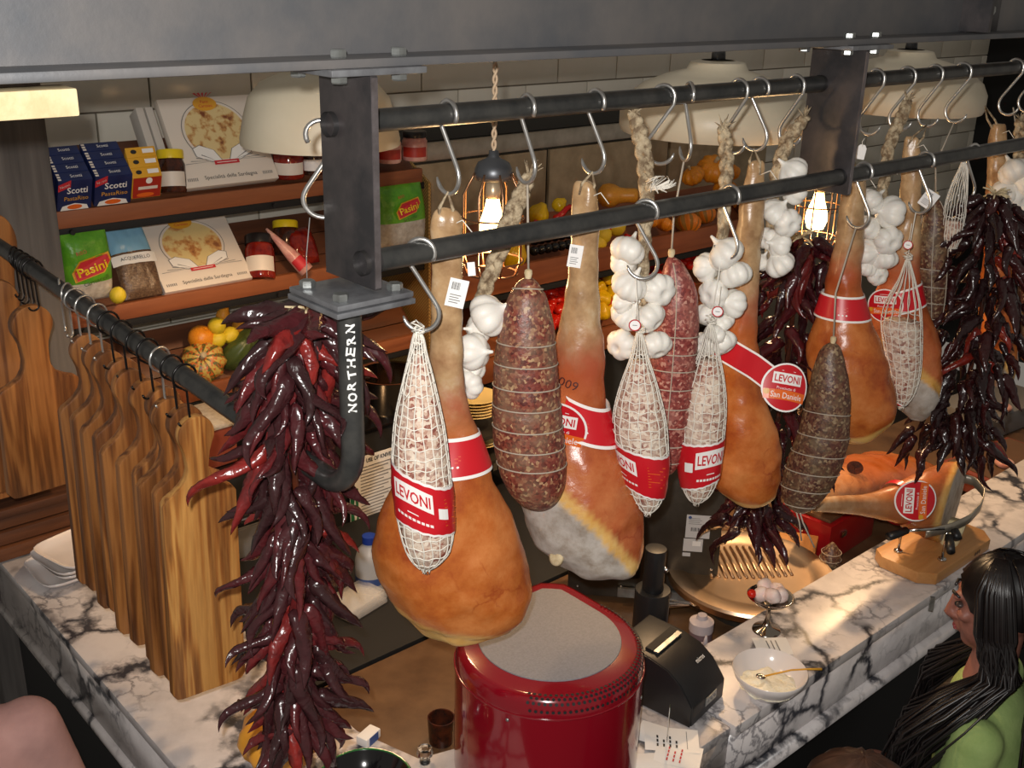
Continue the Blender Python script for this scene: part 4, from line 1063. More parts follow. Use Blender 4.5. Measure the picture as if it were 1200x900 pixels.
def chili_set(mat, ln, r):
    out = []
    for s in range(7):
        o = _chili(s, ln * (.8 + .06 * s), r * (.85 + .05 * ((s * 3) % 7)), [.25, -.35, .45, .12, -.2, .6, -.5][s]).build('chilli', mat, None, True); out.append(o.data); bpy.data.objects.remove(o)
    return out
def ristra(label, H, axis, n, meshes, seed, ksize=1.0, out0=.5, dpt=.8, crown=True, behind=False):
    """axis rows: (py, centre px, half width px); chillies hang outward and downward from a cord"""
    fr = Fr(H); t = thing('chilli_string', label, 'chillies', H, fr.rz, 'strings of dried chillies'); rnd = random.Random(seed)
    A = [(fr.l(c, y)[1], fr.l(c, y)[0], w * fr.k) for y, c, w in axis]
    def at(u):
        x = u * (len(A) - 1); i = min(int(x), len(A) - 2); f = x - i; return [A[i][k] + (A[i + 1][k] - A[i][k]) * f for k in range(3)]
    MB().tube([(at(u)[1], 0, at(u)[0]) for u in np.linspace(0, .97, 12)], .006, 8).build('cord', 'dark_jar', t, True)
    for i in range(n):
        u = (i + rnd.random()) / n; z, x, w = at(min(1, u * .96)); a = i * 2.39996 + rnd.uniform(-.3, .3)
        o_ = Vector((math.cos(a), (max(.35, abs(math.sin(a))) if (behind and math.cos(a) > .25) else math.sin(a)) * dpt, 0)); me = meshes[rnd.randrange(len(meshes))]
        flare = out0 + rnd.uniform(-.3, .35) + (.6 if rnd.random() < .14 else 0)
        d = (o_ * flare + Vector((0, 0, -1)) * rnd.uniform(.65, 1.0)).normalized()
        q = d.to_track_quat('Z', 'Y') @ Matrix.Rotation(rnd.random() * 6.28, 3, 'Z').to_quaternion()
        ob = bpy.data.objects.new('chilli', me); COL.objects.link(ob); ob.parent = t; r0 = max(0, w - .022) * rnd.random() ** .6
        ob.location = Vector((x, 0, z)) + o_ * r0; ob.rotation_mode = 'QUATERNION'; ob.rotation_quaternion = q; s = ksize * rnd.uniform(.8, 1.15); ob.scale = (s, s, s)
    if crown:
        z, x, w = at(0)
        for k in range(14):
            a = rnd.random() * 6.28; d = Vector((math.cos(a), math.sin(a), rnd.uniform(-.2, .9)))
            MB().tube([(x, 0, z), Vector((x, 0, z)) + d * .018, Vector((x, 0, z)) + d * .034 + Vector((0, 0, -.008))], [.0028, .0024, .0016], 6).build('stalk', 'raffia', t, True)
    return t, fr, at
CR = chili_set('chili_red', .122, .0142); CD = chili_set('chili_dark', .11, .0155); CB = chili_set('chili_black', .10, .0140)
Hr = ony(359, 300, 1.362); hk.location = (Hr.x + .004, 1.375, Hr.z + .145); hk.rotation_euler = (0, 0, face_rot(Hr.x, Hr.y) + PI); hk.scale = (1.1, 1.1, 1.0)
tag(hk, 'meat hook left of the bracket plate carrying the red chilli string', 'hook', 'meat hooks on the rack rails')
hk.location = ony(377, 158, 1.35)
R1, frr, att = ristra('thick string of glossy red and purple dried chillies by the painted pipe', Hr,
    [(368, 360, 26), (395, 352, 50), (430, 345, 54), (480, 340, 54), (540, 342, 56), (600, 352, 56), (660, 352, 54), (720, 350, 54), (780, 350, 54), (830, 347, 46), (868, 345, 36)], 250, CR, 4, 1.0, .44, behind=True)
cord(R1, [(frr.l(361, 372)[0], 0, frr.l(361, 372)[1]), (0, 0, 0), (frr.l(363, 255)[0], 0, frr.l(363, 255)[1])], .0009, 'ink_grey', 'wire')
rn = random.Random(8)
for k in range(9):                                   # long ones arching over the crown
    z, x, w = att(0); a = [-2.9, -2.5, -2.0, -1.6, -1.2, -.7, -.3, .4, 2.6][k]
    d = Vector((math.cos(a), math.sin(a) * .8, -.35 if k % 2 else .1)).normalized(); ob = bpy.data.objects.new('chilli', CR[(k * 2) % 7]); COL.objects.link(ob); ob.parent = R1
    ob.location = (x + d.x * .012, d.y * .012, z + .004); ob.rotation_mode = 'QUATERNION'; ob.rotation_quaternion = (d + Vector((0, 0, -.25))).to_track_quat('Z', 'Y'); ob.scale = (1.25, 1.25, 1.0)
Hr2 = ony(948, 180, 1.44)
ristra('dark purple chilli string between the ribbon label ham and amber ham', Hr2,
    [(278, 940, 22), (310, 935, 44), (360, 930, 48), (410, 925, 46), (460, 918, 44), (520, 905, 40), (570, 890, 40), (600, 882, 44), (622, 878, 40)], 120, CD, 6, 1.05, .5)
hook(968, 100, 'u', 'meat hook touching the far hanger plate carrying the dark purple chillies', flip=True, yaw=.2)
Hr3 = ony(1166, 160, 1.20)
ristra('long black chilli string flaring out above the ham stand', Hr3,
    [(228, 1166, 18), (250, 1165, 42), (290, 1160, 52), (340, 1154, 54), (390, 1146, 54), (430, 1138, 50), (470, 1128, 46), (505, 1118, 58), (530, 1110, 66)], 200, CB, 9, 1.0, .5)

# ------------------------------------------------------------------ cutting boards on the pipe
def board_mesh(hw=.075, ln=.60, hd=.115, hr=.036, th=.022, neck=.021, var=0.0):
    # handle head, neck, shoulders, blade; origin at the hanging hole
    rt = []
    for a in np.linspace(PI / 2, -.55, 12): rt.append((hr * math.cos(a), hr * math.sin(a) * 1.1))
    rt += [(neck + .004, -hr * 1.1), (neck, -hd * .62), (neck + .004, -hd * .78), (neck + .016, -hd * .92), (hw * .72, -hd - .004), (hw - .008, -hd - .012), (hw, -hd - .024)]
    bl = [(hw + .004, -ln + .016), (hw - .004, -ln + .003), (hw - .016, -ln)]
    R_ = rt + bl; out = R_ + [(-x, y) for x, y in reversed(R_)][:-1]
    out = [(x, y) for x, y in out]; out.reverse()
    n = len(out)
    mb = MB(); mb.prism(out, -th / 2, th / 2, rotx(PI / 2)); return mb
BM1 = board_mesh().build('b', 'board_wood', None, True, .004, auto=.6); BME = BM1.data; bpy.data.objects.remove(BM1)
BMD = BME.copy(); BMD.materials[0] = MATS['board_wood_shaded']
BM2 = board_mesh(.10, .50, .16, .050, .026, .03).build('b', 'board_wood_shaded', None, True, .005, auto=.6); BME2 = BM2.data; bpy.data.objects.remove(BM2)
def _ring():
    p = arc((0, 0, 0), .0235, -1.1, PI * 1.36, 16) ; p += [Vector((.002, 0, -.030)), Vector((.003, 0, -.075)), Vector((.004, 0, -.085))] + arc((-.008, 0, -.087), .012, -.2, -PI * .95, 8)
    return MB().tube(p, .0024, 7)
r_ = _ring().build('b', 'black_hook', None, True); RINGME = r_.data; r_2 = _ring().build('b', 'steel_hook', None, True); RINGME2 = r_2.data
bpy.data.objects.remove(r_); bpy.data.objects.remove(r_2)
def rail_z(y): return 1.912 + (y - 1.5) * (.069 / 1.4)
order = ['nearest', 'second', 'third', 'fourth', 'fifth', 'sixth', 'seventh', 'eighth', 'ninth', 'tenth']
tops = [(224, 516), (207, 500), (192, 485), (176, 463), (160, 450), (145, 435), (132, 425), (120, 416), (108, 410), (98, 405)]
for i, (bx, by) in enumerate(tops):
    y = [1.811, 1.864, 1.914, 1.967, 2.022, 2.09, 2.154, 2.21, 2.275, 2.33][i]
    dy_ = [0, .006, -.004, .010, .0, -.006, .008, 0, .006, 0][i]; yw = [-.06, -.02, .05, -.03, .06, 0, -.05, .04, .02, -.03][i]
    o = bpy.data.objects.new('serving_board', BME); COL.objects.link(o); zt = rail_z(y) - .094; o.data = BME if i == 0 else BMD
    o.location = (PX + .012 + dy_, y, zt - .026); o.rotation_euler = (0, [.03, .02, .02, .015, .02, .01, .02, .01, .02, .01][i], yw); o.scale = (1.0, 1, .955 * [1.0, .99, 1.0, 1.02, .98, 1, .97, 1.0, .98, 1][i])
    tag(o, ('nearest pale grained wooden serving board with its face fully visible' if i == 0 else 'wooden serving board hanging on the pipe, %s from the front of the row' % order[i]), 'board', 'serving boards on the pipe')
    h = bpy.data.objects.new('ring_hook', RINGME2 if i in (2, 7, 8, 9) else RINGME); COL.objects.link(h); h.location = (PX, y - .004, rail_z(y)); h.rotation_euler = (0, 0, yw * 2 + .15)
    tag(h, ('open ring hook holding the nearest serving board' if i == 0 else 'open ring hook holding the %s serving board in the row' % order[i]), 'hook', 'ring hooks on the board pipe')
for i, y in enumerate((2.37, 2.41)):
    h = bpy.data.objects.new('ring_hook', RINGME2); COL.objects.link(h); h.location = (PX, y, rail_z(y)); h.rotation_euler = (0, 0, .7 + i * .5)
    tag(h, ['empty bright ring hook twisted beyond the last serving board', 'second empty bright ring hook beside the dark paddle boards'][i], 'hook', 'ring hooks on the board pipe')
for i, (y, x0, lab) in enumerate(((2.60, .80, 'dark paddle board behind the row of serving boards'), (2.73, .77, 'wide knotty paddle board on the far part of the pipe'), (2.95, .85, 'pale round headed paddle board at the left edge against the timber post'))):
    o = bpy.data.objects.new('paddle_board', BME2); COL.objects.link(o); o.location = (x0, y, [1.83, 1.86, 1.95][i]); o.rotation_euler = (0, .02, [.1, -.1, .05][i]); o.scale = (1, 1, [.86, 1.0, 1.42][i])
    tag(o, lab, 'board', 'paddle boards at the far end')
for i in range(5):
    y = 2.58 + i * .03; h = bpy.data.objects.new('ring_hook', RINGME); COL.objects.link(h); h.location = (PX, y, rail_z(y)); h.rotation_euler = (0, 0, .2 * i)
    tag(h, 'black ring hook in the tight cluster at the far end of the pipe', 'hook', 'black ring hooks in a cluster')

# ------------------------------------------------------------------ lamps
def shade(label, c, prof, cordlen=.6, glow=0, rod=False):
    t = thing('pendant_lamp', label, 'lamp', c, 0, 'cream pendant lamps')
    MB().lathe(prof + [(r - .004, z) for r, z in reversed(prof)], 48).build('shade', 'cream_shade', t, True, auto=.9)
    zt = prof[0][1]
    MB().lathe([(.0, zt + .03), (.018, zt + .03), (.02, zt), (0, zt - .02)], 16).build('cap', 'brass_grey', t, True)
    MB().tube([(0, 0, zt + .02), (0, 0, zt + cordlen)], .004, 8).build('cord', 'black_matte', t)
    MB().lathe([(0, -.01), (.022, -.005), (.032, .02), (.026, .05), (.014, .075), (0, .08)], 18).build('bulb', 'bulb_glow', t, True, loc=(0, 0, zt - .13))
    if glow:
        l_ = bpy.data.lights.new('lamp_light', 'SPOT'); l_.energy = glow; l_.color = (1.0, .64, .34); l_.spot_size = 2.3; l_.spot_blend = .35; l_.shadow_soft_size = .05
        lo_ = bpy.data.objects.new('lamp_light', l_); COL.objects.link(lo_); lo_.location = (c[0], c[1], c[2] + zt - .15)
    return t
cL = ony(376, 166, 2.40)
shade('cream bowl shaped pendant lamp behind the bracket plate', cL, [(.03, .17), (.10, .165), (.145, .145), (.175, .11), (.190, .06), (.198, .02), (.200, .012), (.200, -.004)], .5, 26)
c2 = ony(838, 112, 1.95)
shade('wide domed pendant lamp with a narrow neck above the middle hooks', (c2.x, c2.y, c2.z - .03), [(.05, .125), (.075, .12), (.085, .10), (.14, .085), (.20, .06), (.245, .025), (.262, -.01), (.262, -.055), (.255, -.07)], .5, 46)
c3 = ony(1062, 96, 1.95)
shade('shadowed domed pendant lamp beyond the far hanger plate', (c3.x, c3.y, c3.z - .02), [(.05, .125), (.075, .12), (.085, .10), (.14, .085), (.20, .06), (.245, .025), (.262, -.01), (.262, -.055), (.255, -.07)], .5, 46)
def cage(label, px, py, Y, pw, up=.6):
    c = ony(px, py, Y); t = thing('caged_lamp', label, 'lamp', c, 0.4, 'caged bulbs')
    q = [(0, -.004 * math.cos(0), up)]
    for s in range(2):
        MB().tube([(.0032 * math.cos(z * 160 + s * PI), .0032 * math.sin(z * 160 + s * PI), z) for z in np.linspace(.055, up, 160)], .0026, 6).build('cord', 'cord_fabric', t, True)
    MB().lathe([(0, .062), (.009, .06), (.010, .05), (.014, .046), (.030, .038), (.036, .026), (.037, .016), (.034, .006), (0, .004)], 24).build('cap', 'brass_grey', t, True)
    for k in range(8):
        a = 2 * PI * k / 8
        MB().tube([(.037 * math.cos(a), .037 * math.sin(a), .02), (.041 * math.cos(a), .041 * math.sin(a), .012), (.059 * math.cos(a), .059 * math.sin(a), -.02), (.060 * math.cos(a), .060 * math.sin(a), -.15), (.050 * math.cos(a), .050 * math.sin(a), -.175)], .0021, 6).build('cage_wire', 'copper_wire', t, True)
    for z, r in ((-.065, .0605), (-.15, .0605), (-.175, .05)):
        MB().tube([(r * math.cos(a), r * math.sin(a), z) for a in np.linspace(0, 2 * PI, 33)], .0021, 6, False).build('cage_ring', 'copper_wire', t, True)
    MB().lathe([(0, .004), (.014, .004), (.015, -.02), (.013, -.03), (0, -.03)], 16).build('socket', 'bulb_socket', t, True)
    MB().lathe([(0, -.028), (.012, -.03), (.016, -.05), (.028, -.085), (.030, -.105), (.022, -.128), (0, -.136)], 20).build('bulb', 'bulb_glow', t, True)
    point_light('lamp_light', (c.x, c.y, c.z - .15), pw, (1.0, .62, .30), .03)
    return t
cage('caged bulb pendant on a twisted fabric cord behind the first garlic braid', 578, 214, 1.56, 4.0)
cage('caged bulb glowing behind the bottom of the far hanger plate', 962, 212, 1.62, 3.5, .3)

# ================================================================== GOODS ON THE SHELVES
def obox(name, o, ux, uy, uz, mat, parent=None, bevel=.0015):
    """box with corner o and edge vectors ux, uy (away from the room), uz"""
    o, ux, uy, uz = map(Vector, (o, ux, uy, uz)); v = [o + ux * i + uy * j + uz * k for k in (0, 1) for j in (0, 1) for i in (0, 1)]
    return MB().add(v, [(0, 2, 3, 1), (4, 5, 7, 6), (0, 1, 5, 4), (2, 6, 7, 3), (0, 4, 6, 2), (1, 3, 7, 5)]).build(name, mat, parent, True, bevel)
# blue pasta boxes in two stepped columns
rowname = ['front', 'second', 'third', 'rear']
for ci, (p0, p1) in enumerate((((67, 248), (108, 240)), ((110, 242), (154, 233)))):
    a = ony(*p0, 3.10); b = ony(*p1, 3.10); w = b.x - a.x - .004
    a2 = ony(110, 242, 3.10); ft = onx(112, 208, a2.x); bk = onx(92.5, 168, a2.x); uz = ft - a2; st = (bk - ft) / 4; hgt = uz.length; dp = st.length - .002
    zd, yd = uz.normalized(), st.normalized()
    for k in range(4):
        o = a + st * k
        t = thing('pasta_box', '%s dark blue pasta box of the %s column beside the timber post' % (rowname[k], ['outer', 'inner'][ci]), 'box', o, 0, 'blue pasta boxes')
        obox('carton', (0, 0, 0), (w, 0, 0), yd * dp, zd * hgt, 'scotti_blue', t)
        m = plane_map(Vector((w / 2, -.0015, 0)) + zd * hgt / 2, (1, 0, 0), zd); mt = plane_map(Vector((w / 2, -.0008, .0015)) + yd * dp / 2 + zd * hgt, (1, 0, 0), yd)
        letter('Scotti', m, .020, 'paper', t, .006, .016, width=w * .6, bold=.01)
        if k == 0:
            letter('PastaRiso', m, .013, 'gold_print', t, .004, -.010, width=w * .7)
            patch([(-w / 2, .036), (-w / 2 + .035, .05), (-w / 2 + .035, .028), (-w / 2, .014)], m, 'ink_red', t, 'corner_flash'); letter('Nuovi', m, .008, 'paper', t, -w / 2 + .018, .032, rot=.35)
            patch([(-w * .42, -.048), (w * .42, -.048), (w * .36, -.034), (0, -.026), (-w * .36, -.034)], m, 'paper', t, 'plate_print'); patch(disc(0, -.038, w * .22, .008), plane_map(Vector((w / 2, -.0024, 0)) + zd * hgt / 2, (1, 0, 0), zd), 'label_orange', t, 'pasta_print')
        letter('Scotti', mt, dp * .34, 'paper', t, .006, 0)
        for q in range(3): patch(rect(-w * .49, dp * (-.45 + .3 * q), -w * .40, dp * (-.24 + .3 * q)), mt, 'box_cream', t, 'top_tab')
# yellow cartons
a = ony(154, 233.5, 3.10); w = ony(188, 228.5, 3.10).x - a.x; ft = onx(155.5, 209, a.x); bk = onx(145.6, 173, a.x); uz = ft - a; st = (bk - ft) / 3
hgt = uz.length; dp = st.length - .002; zd, yd = uz.normalized(), st.normalized()
for k in range(3):
    o = a + st * k
    t = thing('yellow_carton', '%s yellow carton beside the blue pasta boxes' % ['front', 'middle', 'rear'][k], 'box', o, 0, 'yellow cartons')
    obox('carton', (0, 0, 0), (w, 0, 0), yd * dp, zd * hgt, 'box_yellow', t)
    m = plane_map(Vector((w / 2, -.0015, 0)) + zd * hgt / 2, (1, 0, 0), zd); m2 = plane_map(Vector((w / 2, -.0024, 0)) + zd * hgt / 2, (1, 0, 0), zd); mt = plane_map(Vector((w / 2, -.0008, .0015)) + yd * dp / 2 + zd * hgt, (1, 0, 0), yd)
    if k == 0: patch(rect(-w / 2 + .002, -hgt * .48, w / 2 - .002, hgt * .48), m, 'box_red', t, 'red_print'); patch(rect(-w * .3, -.006, w * .36, .004), m2, 'box_cream', t, 'white_print'); patch(disc(-.004, -hgt * .34, w * .3, hgt * .1), m2, 'label_orange', t, 'food_print'); patch(disc(.005, .022, .010), m2, 'paper', t, 'figure_print')
    patch(rect(.004, -dp * .2, w * .42, dp * .25), mt, 'paper', t, 'white_flash'); patch(disc(-w * .25, 0, w * .1, dp * .22), mt, 'ink_black', t, 'figure_print')
# flatbread boxes
def flatbread(p0, p1, tl, label, mat, th=.03):
    a = ony(*p0, 3.105); b = ony(*p1, 3.105); w = (b - a).length; top = onx(tl[0], tl[1], a.x); up = (top - a); h = up.length; up.normalize(); nrm = Vector((0, up.z, -up.y))
    t = thing('flatbread_box', label, 'box', a, 0, 'flatbread boxes')
    obox('carton', (0, 0, 0), (w, 0, 0), nrm * th, up * h, 'box_cream', t)
    ly = lambda e: plane_map(Vector((w / 2, 0, 0)) + up * h / 2 - nrm * e, (1, 0, 0), up)
    R = w * .335; cy = h * .10; ky = h / w
    patch(disc(0, cy, R * 1.06, R * 1.06 * ky, 44), ly(.0010), 'ink_grey', t, 'ring_print'); patch(disc(0, cy, R * 1.035, R * 1.035 * ky, 44), ly(.0014), 'box_cream', t, 'ring_print')
    patch(disc(0, cy, R * .96, R * .96 * ky, 44), ly(.0018), mat, t, 'bread_print')
    for s in (-1, 1):
        pts = [(s * .01, cy - R * 1.02 * ky), (s * .03, cy - R * .62 * ky), (s * .075, cy - R * .42 * ky), (s * .10, cy - R * .52 * ky), (s * .095, cy - R * .8 * ky), (s * .05, cy - R * 1.02 * ky)]
        if s < 0: pts.reverse()
        patch(pts, ly(.0022), 'ink_grey', t, 'leaf_outline'); c = (sum(p[0] for p in pts) / 6, sum(p[1] for p in pts) / 6)
        patch([(c[0] + (x - c[0]) * .93, c[1] + (y - c[1]) * .93) for x, y in pts], ly(.0026), 'paper', t, 'leaf_print')
        for q in range(4): patch([(s * .03, cy - R * 1.0 * ky), (s * (.075 + .02 * q), cy - R * (.75 + .09 * q) * ky), (s * (.078 + .02 * q), cy - R * (.77 + .09 * q) * ky)], ly(.0029), 'ink_grey', t, 'wheat_print')
    patch(rect(-.042, cy - R * 1.13 * ky, .042, cy - R * .99 * ky), ly(.0034), 'ink_red', t, 'ribbon_print'); patch(rect(-.034, cy - R * 1.07 * ky, .034, cy - R * 1.05 * ky), ly(.0038), 'paper', t, 'ribbon_line')
    letter('Specialità della Sardegna', ly(.0014), .016, 'ink_black', t, 0, -h * .415, width=w * .56)
    for s in (-1, 1):
        for q in range(6): patch(rect(s * w * .40 - .018 + q * .006, -h * .435, s * w * .40 - .015 + q * .006, -h * .40), ly(.0014), 'ink_grey', t, 'border_print')
    patch(disc(-.01, cy + R * .95 * ky, .040, .026 * ky, 20), ly(.0030), 'gold_print', t, 'crest_print'); letter('Pane', ly(.0036), .010, 'ink_red', t, -.01, cy + R * 1.02 * ky); letter('Carasau', ly(.0036), .010, 'ink_red', t, -.01, cy + R * .88 * ky)
    for q in range(5): patch([(-.01, cy + R * 1.1 * ky), (-.04 + .015 * q, cy + R * 1.32 * ky), (-.032 + .015 * q, cy + R * 1.34 * ky)], ly(.0028), 'ink_red', t, 'wheat_ear')
    return t
flatbread((218, 221), (327, 208), (183, 117), 'upper white flatbread box standing beside the lamp shade', 'flatbread_print')
flatbread((194, 343), (297, 328), (158, 262), 'lower white flatbread box beside the dark rice packet', 'flatbread_print_soft')
# spare boxes behind the upper one, seen as pale edges
a = ony(204, 222, 3.125); top = onx(172, 122, a.x)
for k in range(2):
    o = obox('flatbread_box', a + Vector((-.03 * k - .005, .012, 0)), (.024, 0, 0), (0, .05, -.03), (top - a) * .96, 'box_side')
    tag(o, ['thin pale box edge next to the upper flatbread box', 'outer pale box edge beside the jar with the yellow lid'][k], 'box', 'flatbread boxes')
# jars
def jar(px, py, hpx, wpx, label, body, lid, Y=3.13, lab='label_white', tilt=0.0, word=None):
    p = ony(px, py, Y); k = math.hypot(p.x, p.y) / FPX * 1.03; H, R = hpx * k, wpx * k / 2
    t = thing('glass_jar', label, 'jar', p, face_rot(p.x, p.y), 'jars on the shelves'); t.rotation_euler = (tilt, 0, face_rot(p.x, p.y))
    MB().lathe([(0, 0), (R * .92, 0), (R, H * .06), (R, H * .66), (R * .86, H * .78), (R * .84, H * .80), (0, H * .80)], 28).build('glass', body, t, True, auto=.9)
    MB().lathe([(0, H * .79), (R * .95, H * .79), (R * .95, H * .97), (R * .9, H), (0, H)], 28).build('lid', lid, t, True, auto=.9)
    if lab:
        def fn(u, v):
            a_ = -PI / 2 - 1.1 + 2.2 * u; return Vector((R * 1.012 * math.cos(a_), R * 1.012 * math.sin(a_), H * (.14 + .34 * v)))
        l_ = MB().grid(fn, 12, 2).build('label', lab, t, True)
        if word: letter(word, lambda x, y: Vector((R * 1.02 * math.sin(x / R), -R * 1.02 * math.cos(x / R), H * .31 + y)), H * .10, 'ink_black', l_, width=R * 1.0)
    return t
jar(203, 226, 46, 30, 'dark jar with a yellow lid beside the upper flatbread box', 'dark_jar', 'yellow_lid', 3.13, 'box_cream', -.25)
jar(339, 208, 38, 34, 'red sauce jar under the cream lamp shade', 'red_jar', 'jar_lid_black', 3.13, 'box_cream')
jar(367, 203, 36, 30, 'dark jar with a white label under the lamp rim', 'dark_jar', 'yellow_lid', 3.13, 'label_white', 0)
jar(306, 328, 52, 34, 'tilted jar of red sauce beside the lower flatbread box', 'red_jar', 'jar_lid_black', 3.12, 'box_cream', -.5)
jar(336, 300, 40, 30, 'dark jar with a round yellow lid beside the pink packet', 'dark_jar', 'yellow_lid', 3.2, None, -.35)
for i, (x, y) in enumerate(((428, 192), (456, 190), (486, 187))):
    t = jar(x, y, 32, 28, ['pink jar of garlic paste touching the bracket plate', 'middle pink jar right of the bracket plate', 'pink jar at the end of the top shelf'][i], 'onion_pink', 'jar_lid_black', 3.13, 'box_red')
# bags of rice
def pillow(name, label, P, w, h, th, up, mats, split, prints, cat='bag', group='rice bags'):
    """soft packet with corner P, width along x, leaning back along up"""
    up = Vector(up).normalized(); nr = Vector((0, up.z, -up.y)); t = thing(name, label, cat, P, 0, group)
    def surf(u, v, side):
        e = (max(0, 1 - abs(2 * u - 1) ** 3.2) * max(0, 1 - abs(2 * v - 1) ** 3.2)) ** .6; pu = Vector((u * w * (1 - .06 * math.sin(v * PI) * math.cos(u * PI)), 0, 0))
        cr = .006 * mnoise.noise(Vector((u * 5, v * 6, side * 3.1))) + .003 * mnoise.noise(Vector((u * 14, v * 13, side)))
        return pu + up * (h * v) - nr * (side * (th * .5 * e + cr * e))
    out = []
    for (v0, v1, mt_) in split:
        for side in (1, -1):
            o = MB().grid(lambda a_, b_: surf(a_, v0 + (v1 - v0) * b_, side), 22, 12).build('packet', mt_, t, True)
    mp = lambda e: (lambda x, y: surf(.5 + x / w, .5 + y / h, 1) - nr * e)
    for fn in prints: fn(mp, t)
    return t
def _pr_pasini(mp, t, kind='arborio'):
    hexp = [(-.052, -.004), (-.030, .026), (.052, .040), (.058, .020), (.034, -.010), (-.046, -.028)]
    hp = [(x * .9, y) for x, y in hexp]
    mb = MB(); c = (0, .006); 
    patch([(c[0] + (x - c[0]) * 1.12, c[1] + (y - c[1]) * 1.15) for x, y in hp][::-1], mp(.010), 'gold_print', t, 'logo_edge'); patch(hp[::-1], mp(.0115), 'ink_red', t, 'logo_field')
    letter('Pasini', mp(.0150), .026, 'yellow_lid', t, 0, .006, width=.082, rot=.24, bold=.015)
    letter('RISO', mp(.004), .010, 'ink_red', t, -.02, .052, rot=.2); letter(kind, mp(.004), .014, 'gourd_green', t, .012, -.034, rot=.2)
a = ony(78, 357, 3.10); b = ony(131, 345, 3.10); tp = onx(68, 276, a.x)
pillow('rice_bag', 'green rice bag with red logo standing beside the timber post', a, b.x - a.x, (tp - a).length, .07, tp - a, None, [(0, .30, 'bag_white'), (.30, 1.0, 'bag_green')], [lambda mp, t: _pr_pasini(mp, t, 'carnaroli')])
a = ony(443, 294, 3.08); b = ony(496, 282, 3.08); tp = onx(438, 220, a.x)
pillow('rice_bag', 'green rice bag with red logo right of the bracket plate', a, b.x - a.x, (tp - a).length, .08, tp - a, None, [(0, .42, 'bag_white'), (.42, 1.0, 'bag_green')], [lambda mp, t: _pr_pasini(lambda e: (lambda x, y: mp(e)(x * .9 + .006, y * .9 + .025)), t)])
def _pr_acq(mp, t):
    mb = MB(); mb.grid(lambda u, v: mp(.003)(-.066 + .132 * u, -.012 + .032 * v), 12, 3); mb.build('name_strip', 'paper', t, True)
    letter('ACQUERELLO', mp(.005), .013, 'ink_black', t, 0, .004, width=.085)
a = ony(147, 352, 3.105); b = ony(191, 344, 3.105); tp = onx(120, 268, a.x)
pillow('rice_bag', 'dark vacuum rice packet with a white name strip and blue top', a, b.x - a.x, (tp - a).length, .04, tp - a, None, [(0, .62, 'bag_rice'), (.62, 1.0, 'bag_sky')], [_pr_acq])
# dried-tomato packets and the pink cone
a = ony(345, 312, 3.14); pillow('dried_tomato_bag', 'clear packet of dark dried tomatoes behind the base plate', a, .10, .13, .06, (0, .5, .8), None, [(0, 1, 'red_jar')], [], 'packet', 'shelf packets')
t = thing('spice_cone', 'slanting pink cone packet leaning over the second shelf lip', 'packet', ony(360, 318, 3.06), 0)
d0 = ony(312, 268, 3.16) - ony(360, 318, 3.06)
MB().tube([(0, 0, 0), d0 * .35, d0 * .8, d0], [.026, .022, .010, .004], 14).build('cone', 'onion_pink', t, True)
MB().tube([d0 * .1 + Vector((0, -.006, 0)), d0 * .3 + Vector((0, -.005, 0))], [.0235, .0215], 14, False).build('label', 'ink_red', t, True)

# ------------------------------------------------------------------ vegetables
def lobed(prof, n, lobes, depth, name, mat):
    o = MB().lathe(prof, n, None, (lobes, depth) if lobes else None).build(name, mat, None, True); me = o.data; bpy.data.objects.remove(o); return me
ball = [(0, -.92), (.25, -.95), (.6, -.8), (.88, -.45), (1, 0), (.92, .4), (.68, .72), (.34, .88), (.14, .84), (0, .78)]
oval = [(0, -1.1), (.3, -1.02), (.7, -.75), (.95, -.3), (1, .1), (.85, .55), (.55, .9), (.22, 1.1), (.1, 1.16), (0, 1.17)]
VEG = {'pumpkin': lobed([(r, z * .78) for r, z in ball], 48, 9, .07, 'veg', 'pumpkin'), 'stripe': lobed([(r, z * .74) for r, z in ball], 48, 10, .06, 'veg', 'gourd_stripe'),
       'orange': lobed(ball, 32, 0, 0, 'veg', 'pumpkin'), 'lemon': lobed(oval, 24, 0, 0, 'veg', 'lemon'), 'tomato': lobed([(r, z * .85) for r, z in ball], 16, 5, .04, 'veg', 'tomato'),
       'pepper': lobed([(0, -1.3), (.3, -1.25), (.6, -.9), (.8, -.2), (.95, .4), (.8, .85), (.4, 1.0), (.15, .9), (0, .88)], 28, 4, .10, 'veg', 'pepper_yellow'),
       'bumpy': lobed([(0, -1), (.4, -1.0), (.75, -.72), (.95, -.3), (1, .1), (.9, .45), (.65, .7), (.45, .95), (.3, 1.2), (0, 1.25)], 40, 13, .06, 'veg', 'pepper_yellow'),
       'gstripe': lobed([(r, z * .8) for r, z in ball], 40, 9, .07, 'veg', 'gourd_orange'), 'green': lobed([(0, -1.5), (.4, -1.4), (.8, -.9), (.95, -.2), (.9, .4), (.7, 1.0), (.35, 1.5), (0, 1.6)], 36, 8, .05, 'veg', 'gourd_green'),
       'butternut': lobed([(0, -1.5), (.5, -1.45), (.9, -1.1), (1, -.6), (.9, -.1), (.66, .3), (.58, .9), (.6, 1.5), (.5, 1.75), (.2, 1.85), (0, 1.85)], 28, 0, 0, 'veg', 'squash')}
STEM = MB().tube([(0, 0, 0), (.02, 0, .16), (.07, 0, .3)], [.10, .07, .09], 7).build('stem', 'raffia', None, True); STEMME = STEM.data; bpy.data.objects.remove(STEM)
